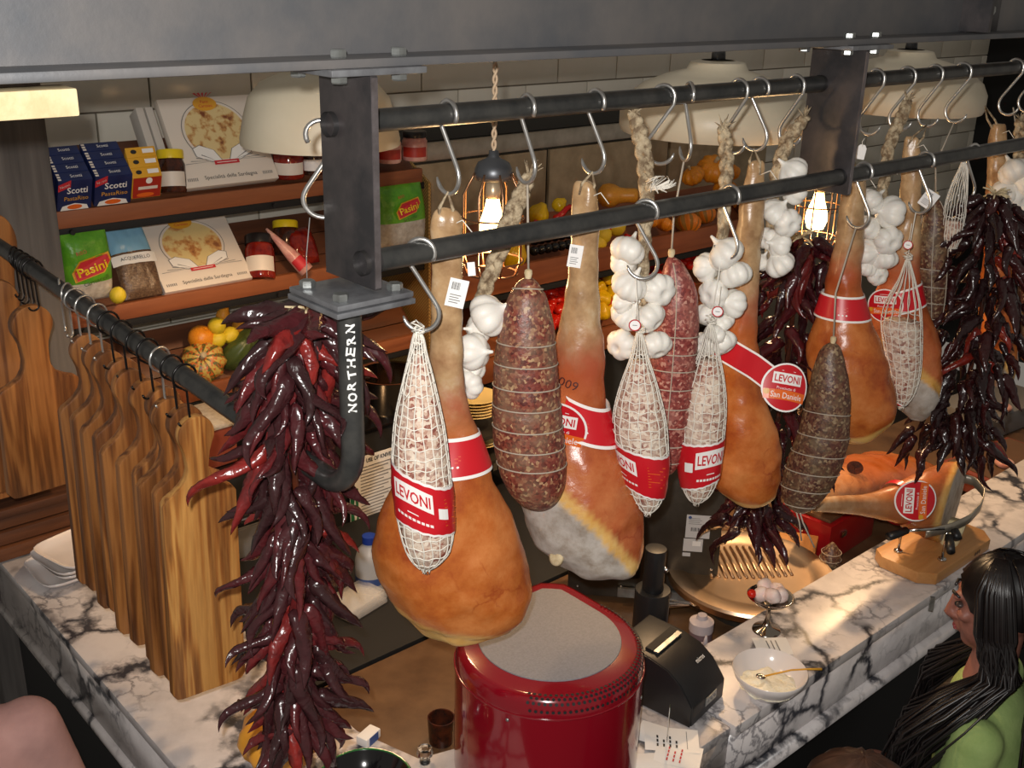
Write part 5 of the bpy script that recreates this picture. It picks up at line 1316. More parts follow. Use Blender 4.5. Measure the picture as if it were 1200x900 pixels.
def veg(kind, px, py, rpx, Y, label, cat, group, rot=(0, 0, 0), name=None, stem=None, squash=1.0):
    p = ony(px, py, Y); k = math.sqrt(p.x ** 2 + p.y ** 2 + (CAMZ - p.z) ** 2) / FPX; r = rpx * k
    o = bpy.data.objects.new(name or cat.replace(' ', '_'), VEG[kind]); COL.objects.link(o); o.location = p; o.rotation_euler = rot; o.scale = (r, r, r * squash)
    tag(o, label, cat, group)
    if stem is not None:
        s_ = bpy.data.objects.new('stem', STEMME); COL.objects.link(s_); s_.parent = o; s_.location = (0, 0, stem); s_.scale = (1.6, 1.6, 1.6)
    return o
veg('stripe', 238, 424, 25, 3.16, 'green and orange striped turban gourd on the third shelf', 'gourd', 'gourds on the third shelf', (.9, 0, -.5), 'striped_gourd', .5)
veg('orange', 236, 396, 15, 3.20, 'plain round orange gourd behind the striped one', 'gourd', 'gourds on the third shelf', (.4, .3, 0), 'orange_gourd')
for i, (x, y) in enumerate(((254, 382), (254, 398), (270, 393))):
    veg('lemon', x, y, 10, 3.18, ['yellow lemon on top of the lemon heap', 'yellow lemon touching the striped gourd', 'yellow lemon nearest the chilli string'][i], 'lemon', 'lemons on the third shelf', (1.2, .4 * i, i), 'lemon')
veg('butternut', 262, 366, 8, 3.24, 'orange long necked squash standing behind the lemons', 'squash', 'gourds on the third shelf', (.3, .1, 0), 'long_squash', None)
veg('butternut', 297, 380, 16, 3.26, 'orange butternut lying behind the green squash', 'squash', 'gourds on the third shelf', (.4, 1.3, .3), 'butternut_squash')
veg('green', 277, 415, 15, 3.14, 'dark green squash beside the striped gourd', 'squash', 'gourds on the third shelf', (.6, .4, .3), 'green_squash')
veg('green', 290, 402, 15, 3.15, 'dark knobbly squash next to the chilli string', 'squash', 'gourds on the third shelf', (.4, 1.0, .9), 'green_squash')
veg('orange', 318, 392, 24, 3.20, 'large orange pumpkin half hidden by the chilli string', 'pumpkin', 'gourds on the third shelf', (.3, .2, 0), 'orange_pumpkin')
veg('lemon', 298, 425, 10, 3.13, 'small yellow gourd at the lip behind the chilli string', 'gourd', 'gourds on the third shelf', (1, .2, 0), 'yellow_gourd')
veg('lemon', 138, 346, 9, 3.07, 'tiny pale green gourd between the two rice packets', 'gourd', None, (.3, .1, 0), 'tiny_gourd')
veg('orange', 434, 292, 9, 3.13, 'orange tomato against the bracket plate', 'tomato', None, name='orange_tomato')
# heated display, upper tier
G = 'vegetables on the upper heated tier'
veg('butternut', 722, 229, 14, 3.28, 'long tan butternut squash lying above the red peppers', 'squash', G, (1.3, 1.35, .4), 'butternut_squash')
veg('bumpy', 631, 251, 12, 3.24, 'knobbly yellow gourd behind the wide salami', 'gourd', G, (.4, .2, 0), 'knobbly_gourd')
veg('bumpy', 655, 240, 8, 3.30, 'small orange gourd above the red peppers', 'gourd', G, (.4, .8, 0), 'knobbly_gourd')
veg('bumpy', 600, 298, 17, 3.14, 'knobbly yellow squash beside the caged lamp', 'squash', G, (.3, .4, 0), 'knobbly_squash')
for i, (x, y, r) in enumerate(((762, 258, 10), (778, 262, 11), (806, 262, 15), (826, 252, 13), (812, 206, 13), (836, 198, 18), (850, 222, 14), (866, 240, 12), (856, 202, 11))):
    veg('gstripe' if i in (2, 3) else 'pumpkin', x, y, r, 3.14 if y > 240 else 3.26, ['small orange pumpkin beside the pink salami tag', 'orange pumpkin right of the pink salami cord', 'ribbed striped pumpkin below the lower rail', 'ribbed pumpkin left of the ribbon ham', 'orange pumpkin above the pink salami', 'largest orange pumpkin behind the garlic braids', 'orange pumpkin touching the ribbon ham', 'low orange pumpkin behind the third garlic braid', 'high orange pumpkin behind the third garlic braid'][i], 'pumpkin', 'small pumpkins on the heated tier', (.5, .2 * (i % 3), i), 'small_pumpkin', .55)
CHR = chili_set('pepper_red', .13, .013)
for i, (x, y, a_) in enumerate(((640, 262, .3), (662, 256, -.2), (690, 250, .1), (712, 254, .4), (735, 255, .0), (745, 278, -.2), (720, 276, .2), (630, 275, .1))):
    o = bpy.data.objects.new('red_pepper', CHR[i % 7]); COL.objects.link(o); o.location = ony(x - 14, y, 3.2 if y < 270 else 3.15); o.rotation_euler = (.2, PI / 2 - .1, a_); o.scale = (1.3, 1.3, 1)
    tag(o, ['long red pepper under the lower rail near the wide salami', 'long red pepper above the dark jars', 'long red pepper left of the badge ham', 'red pepper under the butternut squash', 'red pepper right of the badge ham', 'red pepper beside the tall garlic braid', 'lower red pepper behind the tall garlic braid', 'low red pepper behind the wide salami'][i], 'pepper', 'red peppers on the heated tier')
for i, (x, y) in enumerate(((705, 276), (722, 266), (700, 285))):
    veg('lemon', x, y, 11, 3.15, ['green yellow gourd beside the badge ham', 'speckled yellow gourd under the red peppers', 'low green yellow gourd at the lip'][i], 'gourd', G, (.4, 1.2, .3 * i), 'yellow_gourd')
for i in range(14):
    x = 626 + (i % 7) * 8; y = 294 - (i % 7) * 1.5 - (12 if i > 6 else 0)
    veg('orange', x, y, 6, 3.13 + (.05 if i > 6 else 0), 'small black olive sized fruit in the dark heap beside the wide salami', 'fruit', 'dark fruit on the heated tier', name='dark_fruit').data = VEG.setdefault('dark', lobed(ball, 16, 0, 0, 'veg', 'black_gloss'))
# heated display, lower tier: tomatoes and peppers
rn = random.Random(31)
for i in range(190):
    u = rn.random(); v = rn.random(); x = (600 + u * 240) if i < 110 else 625 + u * 50; y = 374 - (x - 632) * .19 - v * 46 + (14 if x < 680 else 0)
    if 690 < x < 725 and i % 3: continue
    veg('tomato', x, y, rn.uniform(5.5, 8), 3.13 + .20 * v, 'small red tomato heaped on the lower heated tier', 'tomato', 'tomatoes on the lower heated tier', (rn.random(), rn.random(), rn.random()), 'tomato')
for i, (x, y, r) in enumerate(((705, 352, 11), (700, 338, 10), (712, 326, 9), (718, 345, 10), (690, 345, 9), (718, 360, 9), (706, 365, 10), (717, 312, 9))):
    veg('pepper', x, y, r, 3.12 + .01 * (370 - y) / 5, 'small yellow pepper heaped between the badge ham and tall garlic', 'pepper', 'yellow peppers on the lower heated tier', (.5 + .4 * i, .4 * (i % 3), i), 'yellow_pepper')

# ================================================================== ON AND BEHIND THE BAR
# red enamel machine with a grey top pad
MC, MRr = (1.362, 1.366), .198
def tear(r, ex, n=56):
    out = []
    for i in range(n):
        a = 2 * PI * i / n; c, s = math.cos(a), math.sin(a); q = r
        if c > 0 and s > 0: q = min(r / max(c, s), r * ex)
        out.append((q * c, q * s))
    return out
mc = thing('red_machine', 'rounded red enamel machine with a grey top pad on the marble corner', 'machine', (MC[0], MC[1], ZT - .004))
prof = [(1.0, 0.0), (1.0, .255), (.985, .278), (.95, .292), (.90, .296)]
ring = [[(x * k, y * k, z) for x, y in tear(MRr, 1.26)] for k, z in prof]; n_ = len(ring[0])
mb = MB(); mb.add([p for r in ring for p in r], [(i * n_ + k, i * n_ + (k + 1) % n_, (i + 1) * n_ + (k + 1) % n_, (i + 1) * n_ + k) for i in range(len(ring) - 1) for k in range(n_)] + [tuple(range(n_ - 1, -1, -1)), tuple(range((len(ring) - 1) * n_, len(ring) * n_))])
body = mb.build('body', 'red_enamel', mc, True, auto=.9)
pad = [(x * .76, y * .76) for x, y in tear(MRr, 1.27)]
MB().prism([(x + .008, y + .010) for x, y in pad], .293, .2985).build('top_pad', 'grey_pad', mc, True, .002)
MB().tube([(x * 1.002, y * 1.002, .252) for x, y in tear(MRr, 1.26) + tear(MRr, 1.26)[:1]], .0022, 6, False).build('seam', 'red_enamel', mc, True)
hl = MB()
for rr_ in range(4):
    for k in range(48):
        a = -2.55 + k * 2.75 / 48 + (rr_ % 2) * .028; q = [.925, .955, .978, .994][rr_]; z = [.2965, .2915, .2835, .2685][rr_]; tl = [.15, .5, .9, 1.35][rr_]
        c = Vector((MRr * q * math.cos(a), MRr * q * math.sin(a), z)); Mx = rotz(a) @ roty(tl)
        hl.add([c + Mx @ Vector((.0036 * math.cos(t_), .0036 * math.sin(t_), .0016)) for t_ in np.linspace(0, 2 * PI, 7)[:-1]], [(0, 1, 2, 3, 4, 5)])
h_ = hl.build('vent_holes', 'black_matte', mc); h_['kind'] = 'stuff'
for a, z in ((-2.75, .235), (-2.75, .09), (-.62, .235), (-1.0, .20)):
    MB().lathe([(.004, 0), (.0035, .0015), (0, .002)], 10, rotz(a) @ roty(PI / 2)).build('rivet', 'galvanised', mc, True, loc=(MRr * math.cos(a), MRr * math.sin(a), z))
# receipt printer
pr = thing('receipt_printer', 'black receipt printer on the marble beside the red machine', 'printer', onz(810, 853, ZT), .17)
W_, D_ = .150, .215
pf = [(0, 0), (0, .052), (.010, .066), (.035, .098), (.070, .122), (.120, .134), (D_, .138), (D_, 0)]
MB().prism(pf, 0, W_, Matrix(((0, 0, 1), (1, 0, 0), (0, 1, 0)))).build('case', 'black_plastic', pr, True, .006)
MB().prism([(x * .98 + .003, z * .99) for x, z in pf], -.003, .0, Matrix(((0, 0, 1), (1, 0, 0), (0, 1, 0)))).build('side_cover', 'black_plastic', pr, True, .002)
MB().box((W_ * .5, .118, .138), (W_ * .72, .012, .004), rotx(.08)).build('tear_bar', 'galvanised', pr)
MB().box((W_ * .5, .135, .138), (W_ * .74, .02, .006), rotx(.06)).build('paper_slot', 'black_matte', pr)
sl = plane_map((W_ * .5, .046, .1085), (1, 0, 0), (0, .8, .6)); letter('micros', sl, .011, 'paper', pr, .03, .002, width=.034, bold=.01)
kp = MB().box((W_ * .55, -.0012, .036), (.05, .002, .022)).build('key_panel', 'galvanised', pr)
for q in range(3): MB().lathe([(.004, 0), (.0035, .002), (0, .002)], 10, rotx(PI / 2)).build('key', 'ink_grey', kp, loc=(W_ * .55 - .015 + q * .015, -.002, .036))
# receipts on a spike
sp = onz(781, 873, ZT - .004)
rs = thing('receipt_spike', 'thin steel receipt spike beside the printer', 'spike', sp)
MB().lathe([(0, 0), (.03, 0), (.03, .002), (0, .003)], 20).build('foot', 'galvanised', rs, True); MB().tube([(0, 0, .002), (0, 0, .10), (0, 0, .11)], [.0012, .0012, .0003], 6).build('pin', 'chrome', rs)
for i, (x, y, a_, w, h, lab) in enumerate(((787, 868, .75, .08, .12, 'wide printed receipt impaled on the spike'), (795, 885, .55, .075, .10, 'receipt with red print lying in front of the spike'), (770, 893, .95, .06, .11, 'plain receipt next to the red machine'), (775, 862, .4, .07, .11, 'curled receipt under the others'))):
    p = onz(x, y, ZT); o = MB().grid(lambda u, v: Vector(((u - .5) * w, (v - .5) * h, .0005 + .004 * math.sin(3 * u) * v)), 8, 8).build('receipt', 'paper', None, True, loc=(p.x, p.y, ZT - .003 + .0016 * (3 - i) + .0004), rot=(0, 0, a_))
    m_ = lambda X, Y_: Vector((X, Y_, .0016 + .004 * math.sin(3 * (X / w + .5)) * (Y_ / h + .5)))
    if i == 0:
        for q in range(4): [patch(rect(-.028 + .013 * j, .03 - q * .014, -.019 + .013 * j, .034 - q * .014), m_, 'ink_black', o, 'print_line') for j in range(3 - q % 2)]
        patch(rect(-.03, -.034, .03, -.033), m_, 'ink_black', o, 'rule')
    if i == 1:
        for q in range(3): [patch(rect(-.028 + .012 * j, .02 - q * .014, -.019 + .012 * j, .0235 - q * .014), m_, 'ink_red', o, 'print_line') for j in range(4 - q % 2)]
    tag(o, lab, 'receipt', 'receipts by the spike')
o = MB().grid(lambda u, v: Vector((u * .07 - .035, v * .09 - .045, .0012 + .003 * math.sin(2 * u))), 6, 6).build('receipt', 'paper', None, True, loc=onz(905, 758, ZT), rot=(0, 0, .9)); tag(o, 'folded receipt behind the white cheese bowl', 'receipt')
for q in range(3): patch(rect(-.025, .01 - q * .012, .02, .013 - q * .012), lambda X, Y_: Vector((X, Y_, .0056)), 'ink_grey', o, 'print_line')
# white bowl of cheese with a spoon
bc_ = onz(899, 812, ZT)
bo = thing('cheese_bowl', 'white ceramic bowl of grated cheese on the marble bar', 'bowl', bc_)
MB().lathe([(0, 0), (.036, 0), (.038, .004), (.058, .022), (.072, .046), (.0775, .062), (.0765, .0635), (.070, .048), (.055, .026), (.03, .012), (0, .010)], 48).build('bowl', 'ceramic', bo, True, auto=1.2)
ch = MB()
ch.grid(lambda u, v: Vector((u * .060 * math.cos(2 * PI * v) - .004, u * .060 * math.sin(2 * PI * v), .036 - .010 * u + .010 * mnoise.noise(Vector((u * 3 * math.cos(6.28 * v), u * 3 * math.sin(6.28 * v), 1))))), 14, 30, True)
ch.build('cheese', 'cheese', bo, True)
bo.scale = (1.14, 1.14, 1.05)
spn = thing('spoon', 'small brass spoon lying across the cheese bowl', 'spoon', bc_ + Vector((0, 0, .05)), -.72)
MB().tube([(-.01, 0, -.002), (.05, 0, .016), (.085, 0, .019), (.122, 0, .020)], [.0022, .002, .0022, .003], 8).build('handle', 'gold_print', spn, True)
MB().lathe([(0, -.004), (.009, -.002), (.012, .001), (.008, -.001), (0, -.002)], 16).build('spoon_bowl', 'chrome', spn, True, loc=(-.02, 0, -.004))
# chrome stem dish with pink salt rolls and a mirror foot
sd = thing('stem_dish', 'small chrome stem dish of pale pink slices at the bar edge', 'dish', onz(898, 738, ZT))
MB().lathe([(0, 0), (.030, 0), (.028, .004), (.010, .010), (.005, .03), (.005, .055), (.012, .062), (.038, .075), (.048, .086), (.046, .087), (.03, .078), (0, .072)], 32).build('dish', 'dark_chrome_bowl', sd, True, auto=1.2)
for i in range(5):
    MB().lathe([(r * .018, z * .016) for r, z in ball], 16, None, (5, .08)).build('slice', 'salt_pink', sd, True, loc=(.02 * math.cos(i * 1.3), .02 * math.sin(i * 1.3), .092 + .006 * (i % 2)), rot=(i, .4 * i, 0))
sd.scale = (1.25, 1.25, 1.2)
MB().lathe([(r * .010, z * .010) for r, z in ball], 14).build('red_garnish', 'tomato', sd, True, loc=(-.035, .022, .094))
# small upright card on the bar
cd = thing('card_holder', 'tiny clear card stand upright on the bar before the woman', 'stand', onz(1090, 716, ZT), .6)
MB().box((0, 0, .022), (.004, .012, .044)).build('stem', 'glass', cd)
# ham stand with ham
hs = thing('ham_stand', 'clipped corner wooden ham stand with steel clamp on the marble bar', 'stand', (2.86, 1.268, ZT))
q_ = [onz(1017, 650, ZT), onz(1019, 632, ZT + .03), onz(1075, 676, ZT), onz(1103, 677, ZT), onz(1168, 640, ZT), onz(1150, 612, ZT), onz(1130, 606, ZT)]
PB = [(-.20, -.055), (-.165, -.095), (.150, -.095), (.19, -.055), (.19, .05), (.16, .085), (-.17, .095), (-.20, .06)]
MB().prism(PB, .002, .038).build('board', 'stand_wood', hs, True, .003)
[patch(disc(.06 + .012 * q, .001 * q, .005, .0065, 12), plane_map((0, -.0962, .02), (1, 0, 0), (0, 0, 1)), 'brown_top', hs, 'burnt_mark') for q in range(3)]
for (x, y) in ((-.135, .045), (-.08, -.062)):
    MB().tube([(x, y, .036), (x, y, .15)], .004, 10).build('rod', 'chrome', hs, True); MB().lathe([(0, .036), (.013, .036), (.012, .041), (.006, .044), (0, .044)], 16).build('rod_foot', 'chrome', hs, True, loc=(x, y, .002))
cl = [Vector((-.15, -.035, .135)), Vector((-.08, -.072, .145)), Vector((.0, -.085, .15)), Vector((.09, -.075, .16)), Vector((.155, -.05, .175)), Vector((.185, .0, .185)), Vector((.17, .05, .185))]
def strap(u, v):
    x = u * (len(cl) - 1); i = min(int(x), len(cl) - 2); p = cl[i].lerp(cl[i + 1], x - i); return p + Vector((0, 0, .028 * (v - .5)))
sb_ = MB().grid(strap, 24, 3).build('clamp_strap', 'stainless', hs, True); md = sb_.modifiers.new('thick', 'SOLIDIFY'); md.thickness = .004
MB().tube([(-.20, .00, .148), (-.10, -.06, .146)], .0055, 10).build('screw', 'chrome', hs, True)
for (a, b) in (((-.27, .015, .146), (-.20, 0, .148)), ((-.155, -.115, .115), (-.105, -.08, .13)), ((-.09, -.10, .125), (-.075, -.08, .14))):
    MB().tube([a, (Vector(a) * .5 + Vector(b) * .5), b], [.012, .013, .011], 12).build('knob', 'black_plastic', hs, True)
# the ham clamped in it
def lying_ham(label, pts, mat, cutn, cutp, seed):
    t = thing('clamped_ham', label, 'ham', pts[0][0], 0, 'hams on the bar'); P = [Vector(p) - Vector(pts[0][0]) for p, *_ in pts]; Wd = [(a, b) for _, a, b in pts]
    nu, nt = 80, 48; V = []; A = {'shank': [], 'fat': [], 'cut': [], 'blush': []}; m = len(P)
    def cr(L_, x):
        i = min(int(x), m - 2); t_ = x - i; g = lambda k: L_[min(max(k, 0), m - 1)]; p0, p1, p2, p3 = g(i - 1), g(i), g(i + 1), g(i + 2)
        return ((p1 * 2) + (p2 - p0) * t_ + (p0 * 2 - p1 * 5 + p2 * 4 - p3) * t_ * t_ + (p1 * 3 - p0 - p2 * 3 + p3) * t_ ** 3) * .5
    for i in range(nu):
        x = i / (nu - 1) * (m - 1); c = cr(P, x); T = (cr(P, min(x + .05, m - 1)) - cr(P, max(x - .05, 0))).normalized(); n1 = T.cross(Vector((0, 0, 1))).normalized(); n2 = n1.cross(T)
        a, b = cr([w[0] for w in Wd], x), cr([w[1] for w in Wd], x)
        for j in range(nt):
            th = 2 * PI * j / nt; d = n1 * math.cos(th) * max(a, .001) + n2 * math.sin(th) * max(b, .001); p = c + d * (1 + .10 * mnoise.noise(c * 9 + d * 12) + .03 * mnoise.noise((c + d) * 40))
            s = (p - Vector(cutp)).dot(Vector(cutn).normalized())
            if s > 0: p -= Vector(cutn).normalized() * s * .9
            V.append(p); A['cut'].append(min(1, max(0, s / .012))); A['fat'].append(min(1, max(0, (s + .02) / .01))); A['shank'].append(max(0, 1 - x / (m - 1) * 2.6)); A['blush'].append(.6 if .3 < x / (m - 1) < .6 else .1)
    F = [(i * nt + j, i * nt + (j + 1) % nt, (i + 1) * nt + (j + 1) % nt, (i + 1) * nt + j) for i in range(nu - 1) for j in range(nt)] + [tuple(range(nt - 1, -1, -1)), tuple(range((nu - 1) * nt, nu * nt))]
    mk('meat', V, F, mat, t, True, attrs=A); return t
hb = Vector((2.86, 1.268, ZT))
def hp(px, py, y): return ony(px, py, y)
ch_ = lying_ham('ham clamped on the wooden stand with an upright round badge', [(hp(955, 592, 1.38), .018, .018), (hp(985, 591, 1.36), .022, .024), (hp(1020, 592, 1.34), .032, .034), (hp(1050, 590, 1.315), .05, .055), (hp(1075, 590, 1.29), .07, .085), (hp(1100, 588, 1.275), .085, .115), (hp(1122, 590, 1.26), .08, .125), (hp(1140, 592, 1.25), .05, .11), (hp(1150, 594, 1.245), .02, .06)],
    'ham_brown', (.30, -.95, -.03), hp(1106, 590, 1.20) - hp(955, 592, 1.38), 3)
bpos = hp(1074, 587, 1.205) - hp(955, 592, 1.38)
badge(ch_, bpos, .056, rz=-.75, rx=-.25, roll=PI / 2, curve=3, name='badge')
a_ = hp(1050, 590, 1.315) - hp(955, 592, 1.38)
MB().tube([hp(1118, 610, 1.245) - hp(955, 592, 1.38), hp(1113, 632, 1.243) - hp(955, 592, 1.38), hp(1107, 652, 1.24) - hp(955, 592, 1.38)], [.035, .028, .018], 14).build('fat_foot', 'lard', ch_, True)
MB().tube([a_ + Vector((-.006, 0, 0)), a_ + Vector((.014, -.003, 0))], [.062, .066], 30, False).build('label_band', 'red_label', ch_, True)
# second ham lying on the worktop behind
h8 = lying_ham('dressed ham lying on the worktop below the amber ham', [(ony(950, 590, 1.60), .03, .03), (ony(975, 575, 1.62), .06, .05), (ony(1005, 562, 1.66), .11, .07), (ony(1040, 558, 1.70), .13, .08), (ony(1075, 560, 1.74), .10, .07), (ony(1090, 562, 1.76), .03, .03)], 'ham_orange', (.5, -.2, .4), (.9, .6, .9), 9)
MB().grid(lambda u, v: Vector((.028 * u * math.cos(6.28 * v), .022 * u * math.sin(6.28 * v), .004 * mnoise.noise(Vector((u * 4, v * 9, 0))))), 6, 20, True).build('dark_bruise', 'dark_jar', h8, True, loc=ony(1002, 548, 1.60) - ony(950, 590, 1.60) + Vector((0, -.0, .0)), rot=(.9, 0, -.6))
# clutter between slicer and stand
rc = thing('red_crate', 'red crate with a brown lid behind the ham stand', 'crate', onz(985, 652, ZW), .05)
MB().box((.06, .10, .07), (.30, .20, .14)).build('body', 'red_crate', rc, True, .006); MB().box((.06, .10, .147), (.27, .17, .012)).build('lid', 'brown_top', rc, True, .003); MB().box((-.01, -.003, .09), (.03, .01, .02)).build('clasp', 'chrome', rc, True, .002)
cb = thing('cardboard_box', 'small open tan box between the slicer tray and red crate', 'box', onz(930, 668, ZW), .5)
MB().box((0, .0, .05), (.14, .12, .10)).build('carton', 'stand_wood', cb, True, .002)
ss = thing('small_salami', 'short dark salami in coarse net beside the red crate', 'salami', onz(968, 690, ZW + .02), .3)
MB().lathe([(r * .036, z * .075 + .075) for r, z in oval], 24).build('meat', 'salami_olive', ss, True)
for q in range(6): MB().tube([(.037 * math.cos(a) * (1 - .08 * abs(q - 2.5)), .037 * math.sin(a) * (1 - .08 * abs(q - 2.5)), .02 + q * .022) for a in np.linspace(0, 2 * PI, 20)], .0012, 4, False).build('twine_loop', 'twine_grey', ss, True)
# slicer: housing, round ribbed tray, lever
slc = thing('meat_slicer', 'steel meat slicer housing with rating labels behind the netted sausages', 'slicer', (2.20, 1.83, ZW), face_rot(2.2, 1.83) + .05)
MB().box((0, .05, .24), (.44, .12, .44)).build('housing', 'stainless_dark', slc, True, .006)
fp = lambda e: plane_map((0, -.0105 - e, .24), (1, 0, 0), (0, 0, 1))
for (x0, y0, x1, y1) in ((.115, .0, .185, .075), (.112, -.045, .168, -.003), (.112, -.062, .135, -.050)):
    patch(rect(x0, y0, x1, y1), fp(0), 'barcode_label', slc, 'rating_label')
for q in range(14): patch(rect(.130 + q * .0034, .022, .130 + q * .0034 + (.0012 if q % 3 else .0022), .034), fp(.0006), 'ink_black', slc, 'bar')
for q in range(4): patch(rect(.122, .045 + q * .006, .16 - .006 * (q % 2), .0465 + q * .006), fp(.0006), 'ink_grey', slc, 'print_line')
patch(disc(.125, .066, .005), fp(.0006), 'ink_blue', slc, 'logo'); patch(rect(.138, -.026, .162, -.010), fp(.0006), 'paper', slc, 'white_print')
for (x, z) in ((-.19, .05), (-.06, .06), (.06, .05), (.19, .05), (.20, .14), (.20, .30)): MB().lathe([(.005, 0), (.004, .003), (0, .0035)], 10, rotx(PI / 2)).build('screw', 'chrome', slc, True, loc=(x, -.010, z))
MB().box((.06, -.018, .045), (.26, .012, .03)).build('guide_bar', 'galvanised', slc, True, .002)
MB().tube([(-.03, -.05, .12), (-.03, -.03, .22), (-.03, -.02, .30)], .022, 16).build('arm', 'black_plastic', slc, True); MB().tube([(-.03, -.02, .29), (-.03, -.02, .315)], .024, 16).build('arm_cap', 'chrome', slc, True)
cp = thing('black_post', 'black cylindrical post with a side hole between the red machine and printer', 'post', onz(763, 770, ZW) + Vector((0, .0, 0)))
cz = onz(765, 690, 1.15) ; cp.location = (cz.x, cz.y, ZW)
MB().tube([(0, 0, 0), (0, 0, .10)], .022, 20).build('leg', 'chrome', cp, True); MB().tube([(0, 0, .09), (0, 0, .28)], .046, 28).build('sleeve', 'black_plastic', cp, True, .003); MB().tube([(0, 0, .28), (0, 0, .40)], .028, 24).build('neck', 'black_plastic', cp, True, .002)
MB().lathe([(.009, 0), (.009, .004), (0, .004)], 14, rotz(-1.3) @ rotx(PI / 2)).build('hole_rim', 'chrome', cp, True, loc=(.012, -.027, .345))
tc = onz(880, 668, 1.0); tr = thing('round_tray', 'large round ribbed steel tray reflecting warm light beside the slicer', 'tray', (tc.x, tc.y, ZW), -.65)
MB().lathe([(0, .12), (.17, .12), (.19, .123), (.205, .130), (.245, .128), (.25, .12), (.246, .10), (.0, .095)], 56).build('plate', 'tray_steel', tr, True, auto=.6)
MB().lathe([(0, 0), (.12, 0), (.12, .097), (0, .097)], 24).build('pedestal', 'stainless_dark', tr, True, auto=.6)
for q in range(13):
    x = -.12 + q * .02; hl_ = math.sqrt(max(.001, .155 ** 2 - x * x)) ; MB().tube([(x, -hl_ * .2, .122), (x, hl_, .122)], .0045, 8).build('rib', 'tray_steel', tr, True)
MB().tube([(-.20, -.17, .11), (-.235, -.19, .14), (-.30, -.20, .15), (-.33, -.20, .15)], [.008, .008, .014, .014], 12).build('lever', 'chrome', tr, True)
# squeeze bottles
def squeeze(px, py, h, r, label, body, tip=True):
    t = thing('squeeze_bottle', label, 'bottle', onz(px, py, ZW), 0, 'squeeze bottles')
    MB().lathe([(0, 0), (r, 0), (r, h * .62), (r * .95, h * .66), (0, h * .66)], 24).build('body', body, t, True, auto=.9); MB().lathe([(0, h * .64), (r * 1.05, h * .64), (r * 1.05, h * .82), (r * .8, h * .86), (r * .5, h * .88), (r * .4, h * .95), (0, h * .95)], 24).build('cap', 'bottle_clear', t, True, auto=.9)
    if tip: MB().tube([(0, 0, h * .9), (0, 0, h * 1.22)], [r * .3, r * .10], 10).build('nozzle', 'bottle_clear', t, True)
squeeze(818, 772, .15, .032, 'dark sauce squeeze bottle behind the printer', 'sauce_bottle', False)
squeeze(823, 790, .10, .030, 'pale squeeze bottle with a pointed nozzle behind the printer', 'bottle_clear')
# trays and dish at the right end
tg = thing('steel_bin', 'grey kitchen bin with a round pink sausage below the hidden ham', 'bin', onz(1168, 512, ZW), -.1)
MB().box((.15, .12, .05), (.50, .26, .10)).build('bin', 'grey_tray', tg, True, .01); MB().lathe([(r * .034, z * .018) for r, z in ball], 18).build('sausage', 'onion_pink', tg, True, loc=(.05, .02, .115))
td = thing('terracotta_dish', 'dark terracotta dish with a round sausage near the ham stand', 'dish', onz(1170, 575, ZW + .02), -.12)
MB().box((.10, .06, .04), (.44, .24, .08)).build('dish', 'terracotta', td, True, .012); MB().box((.10, .06, .081), (.40, .20, .004)).build('sauce', 'brown_top', td); MB().lathe([(r * .036, z * .018) for r, z in ball], 18).build('sausage', 'onion_pink', td, True, loc=(.04, .02, .095))

# ------------------------------------------------------------------ range and kitchen at the back left
rg = thing('kitchen_range', 'black kitchen range carrying a steel pot behind the painted pipe', 'range', (1.20, 2.82, 0))
MB().box((.62, .12, .59), (1.30, .24, 1.18)).build('body', 'black_matte', rg, True, .004); MB().box((.62, .12, 1.185), (1.32, .26, .012)).build('hob', 'black_gloss', rg, True, .003)
MB().tube([(.2, -.03, 1.02), (.62, -.03, 1.02)], .008, 10).build('rail', 'chrome', rg, True); 
for q in (.2, .62): MB().tube([(q, 0, 1.02), (q, -.03, 1.02)], .006, 8).build('rail_bracket', 'chrome', rg)
MB().box((.2, -.008, .93), (.36, .016, .10)).build('drawer_front', 'grey_tray', rg, True, .003)
po = ony(458, 447, 2.93)
pt = thing('steel_pot', 'shiny steel pot on the range behind the first netted sausage', 'pot', (po.x, 2.94, 1.191))
MB().lathe([(0, 0), (.115, 0), (.12, .01), (.12, .12), (.124, .124), (.112, .122), (.112, .015), (0, .012)], 40).build('pot', 'dark_chrome_bowl', pt, True, auto=1.0)
MB().tube([(.118, 0, .10), (.15, .02, .105), (.15, -.02, .105), (.118, -.02, .10)], .005, 8).build('handle', 'chrome', pt, True)
wb_ = thing('food_bin', 'lidded food bin half hidden by the board pipe', 'bin', (1.24, 2.84, 1.191), .05)
MB().box((.10, .09, .065), (.20, .18, .13)).build('tub', 'terracotta', wb_, True, .012); MB().box((.10, .09, .135), (.21, .19, .02)).build('lid', 'bag_white', wb_, True, .008)
no = thing('notice_sheet', 'printed notice about knives with a green edge on the range front', 'notice', ony(437, 572, 2.812))
MB().box((0, 0, 0), (.19, .002, .26)).build('sheet', 'paper', no)
m_ = plane_map((0, -.0020, 0), (1, 0, 0), (0, 0, 1)); letter('USE OF KNIVES', m_, .016, 'ink_black', no, .03, .112, width=.11, bold=.02)
patch(rect(-.093, -.128, -.062, .02), m_, 'ink_green', no, 'green_edge'); patch([(-.078, -.12), (-.070, -.09), (-.075, .0), (-.082, -.05)], plane_map((0, -.0028, 0), (1, 0, 0), (0, 0, 1)), 'paper', no, 'knife_print')
for q in range(17): patch(rect(-.05, .088 - q * .012, .085 - .02 * ((q * 7) % 3), .0915 - q * .012), m_, 'ink_grey', no, 'print_line')
bt = thing('milk_bottle', 'white plastic bottle with a blue cap below the notice', 'bottle', onz(434, 688, ZW + .005))
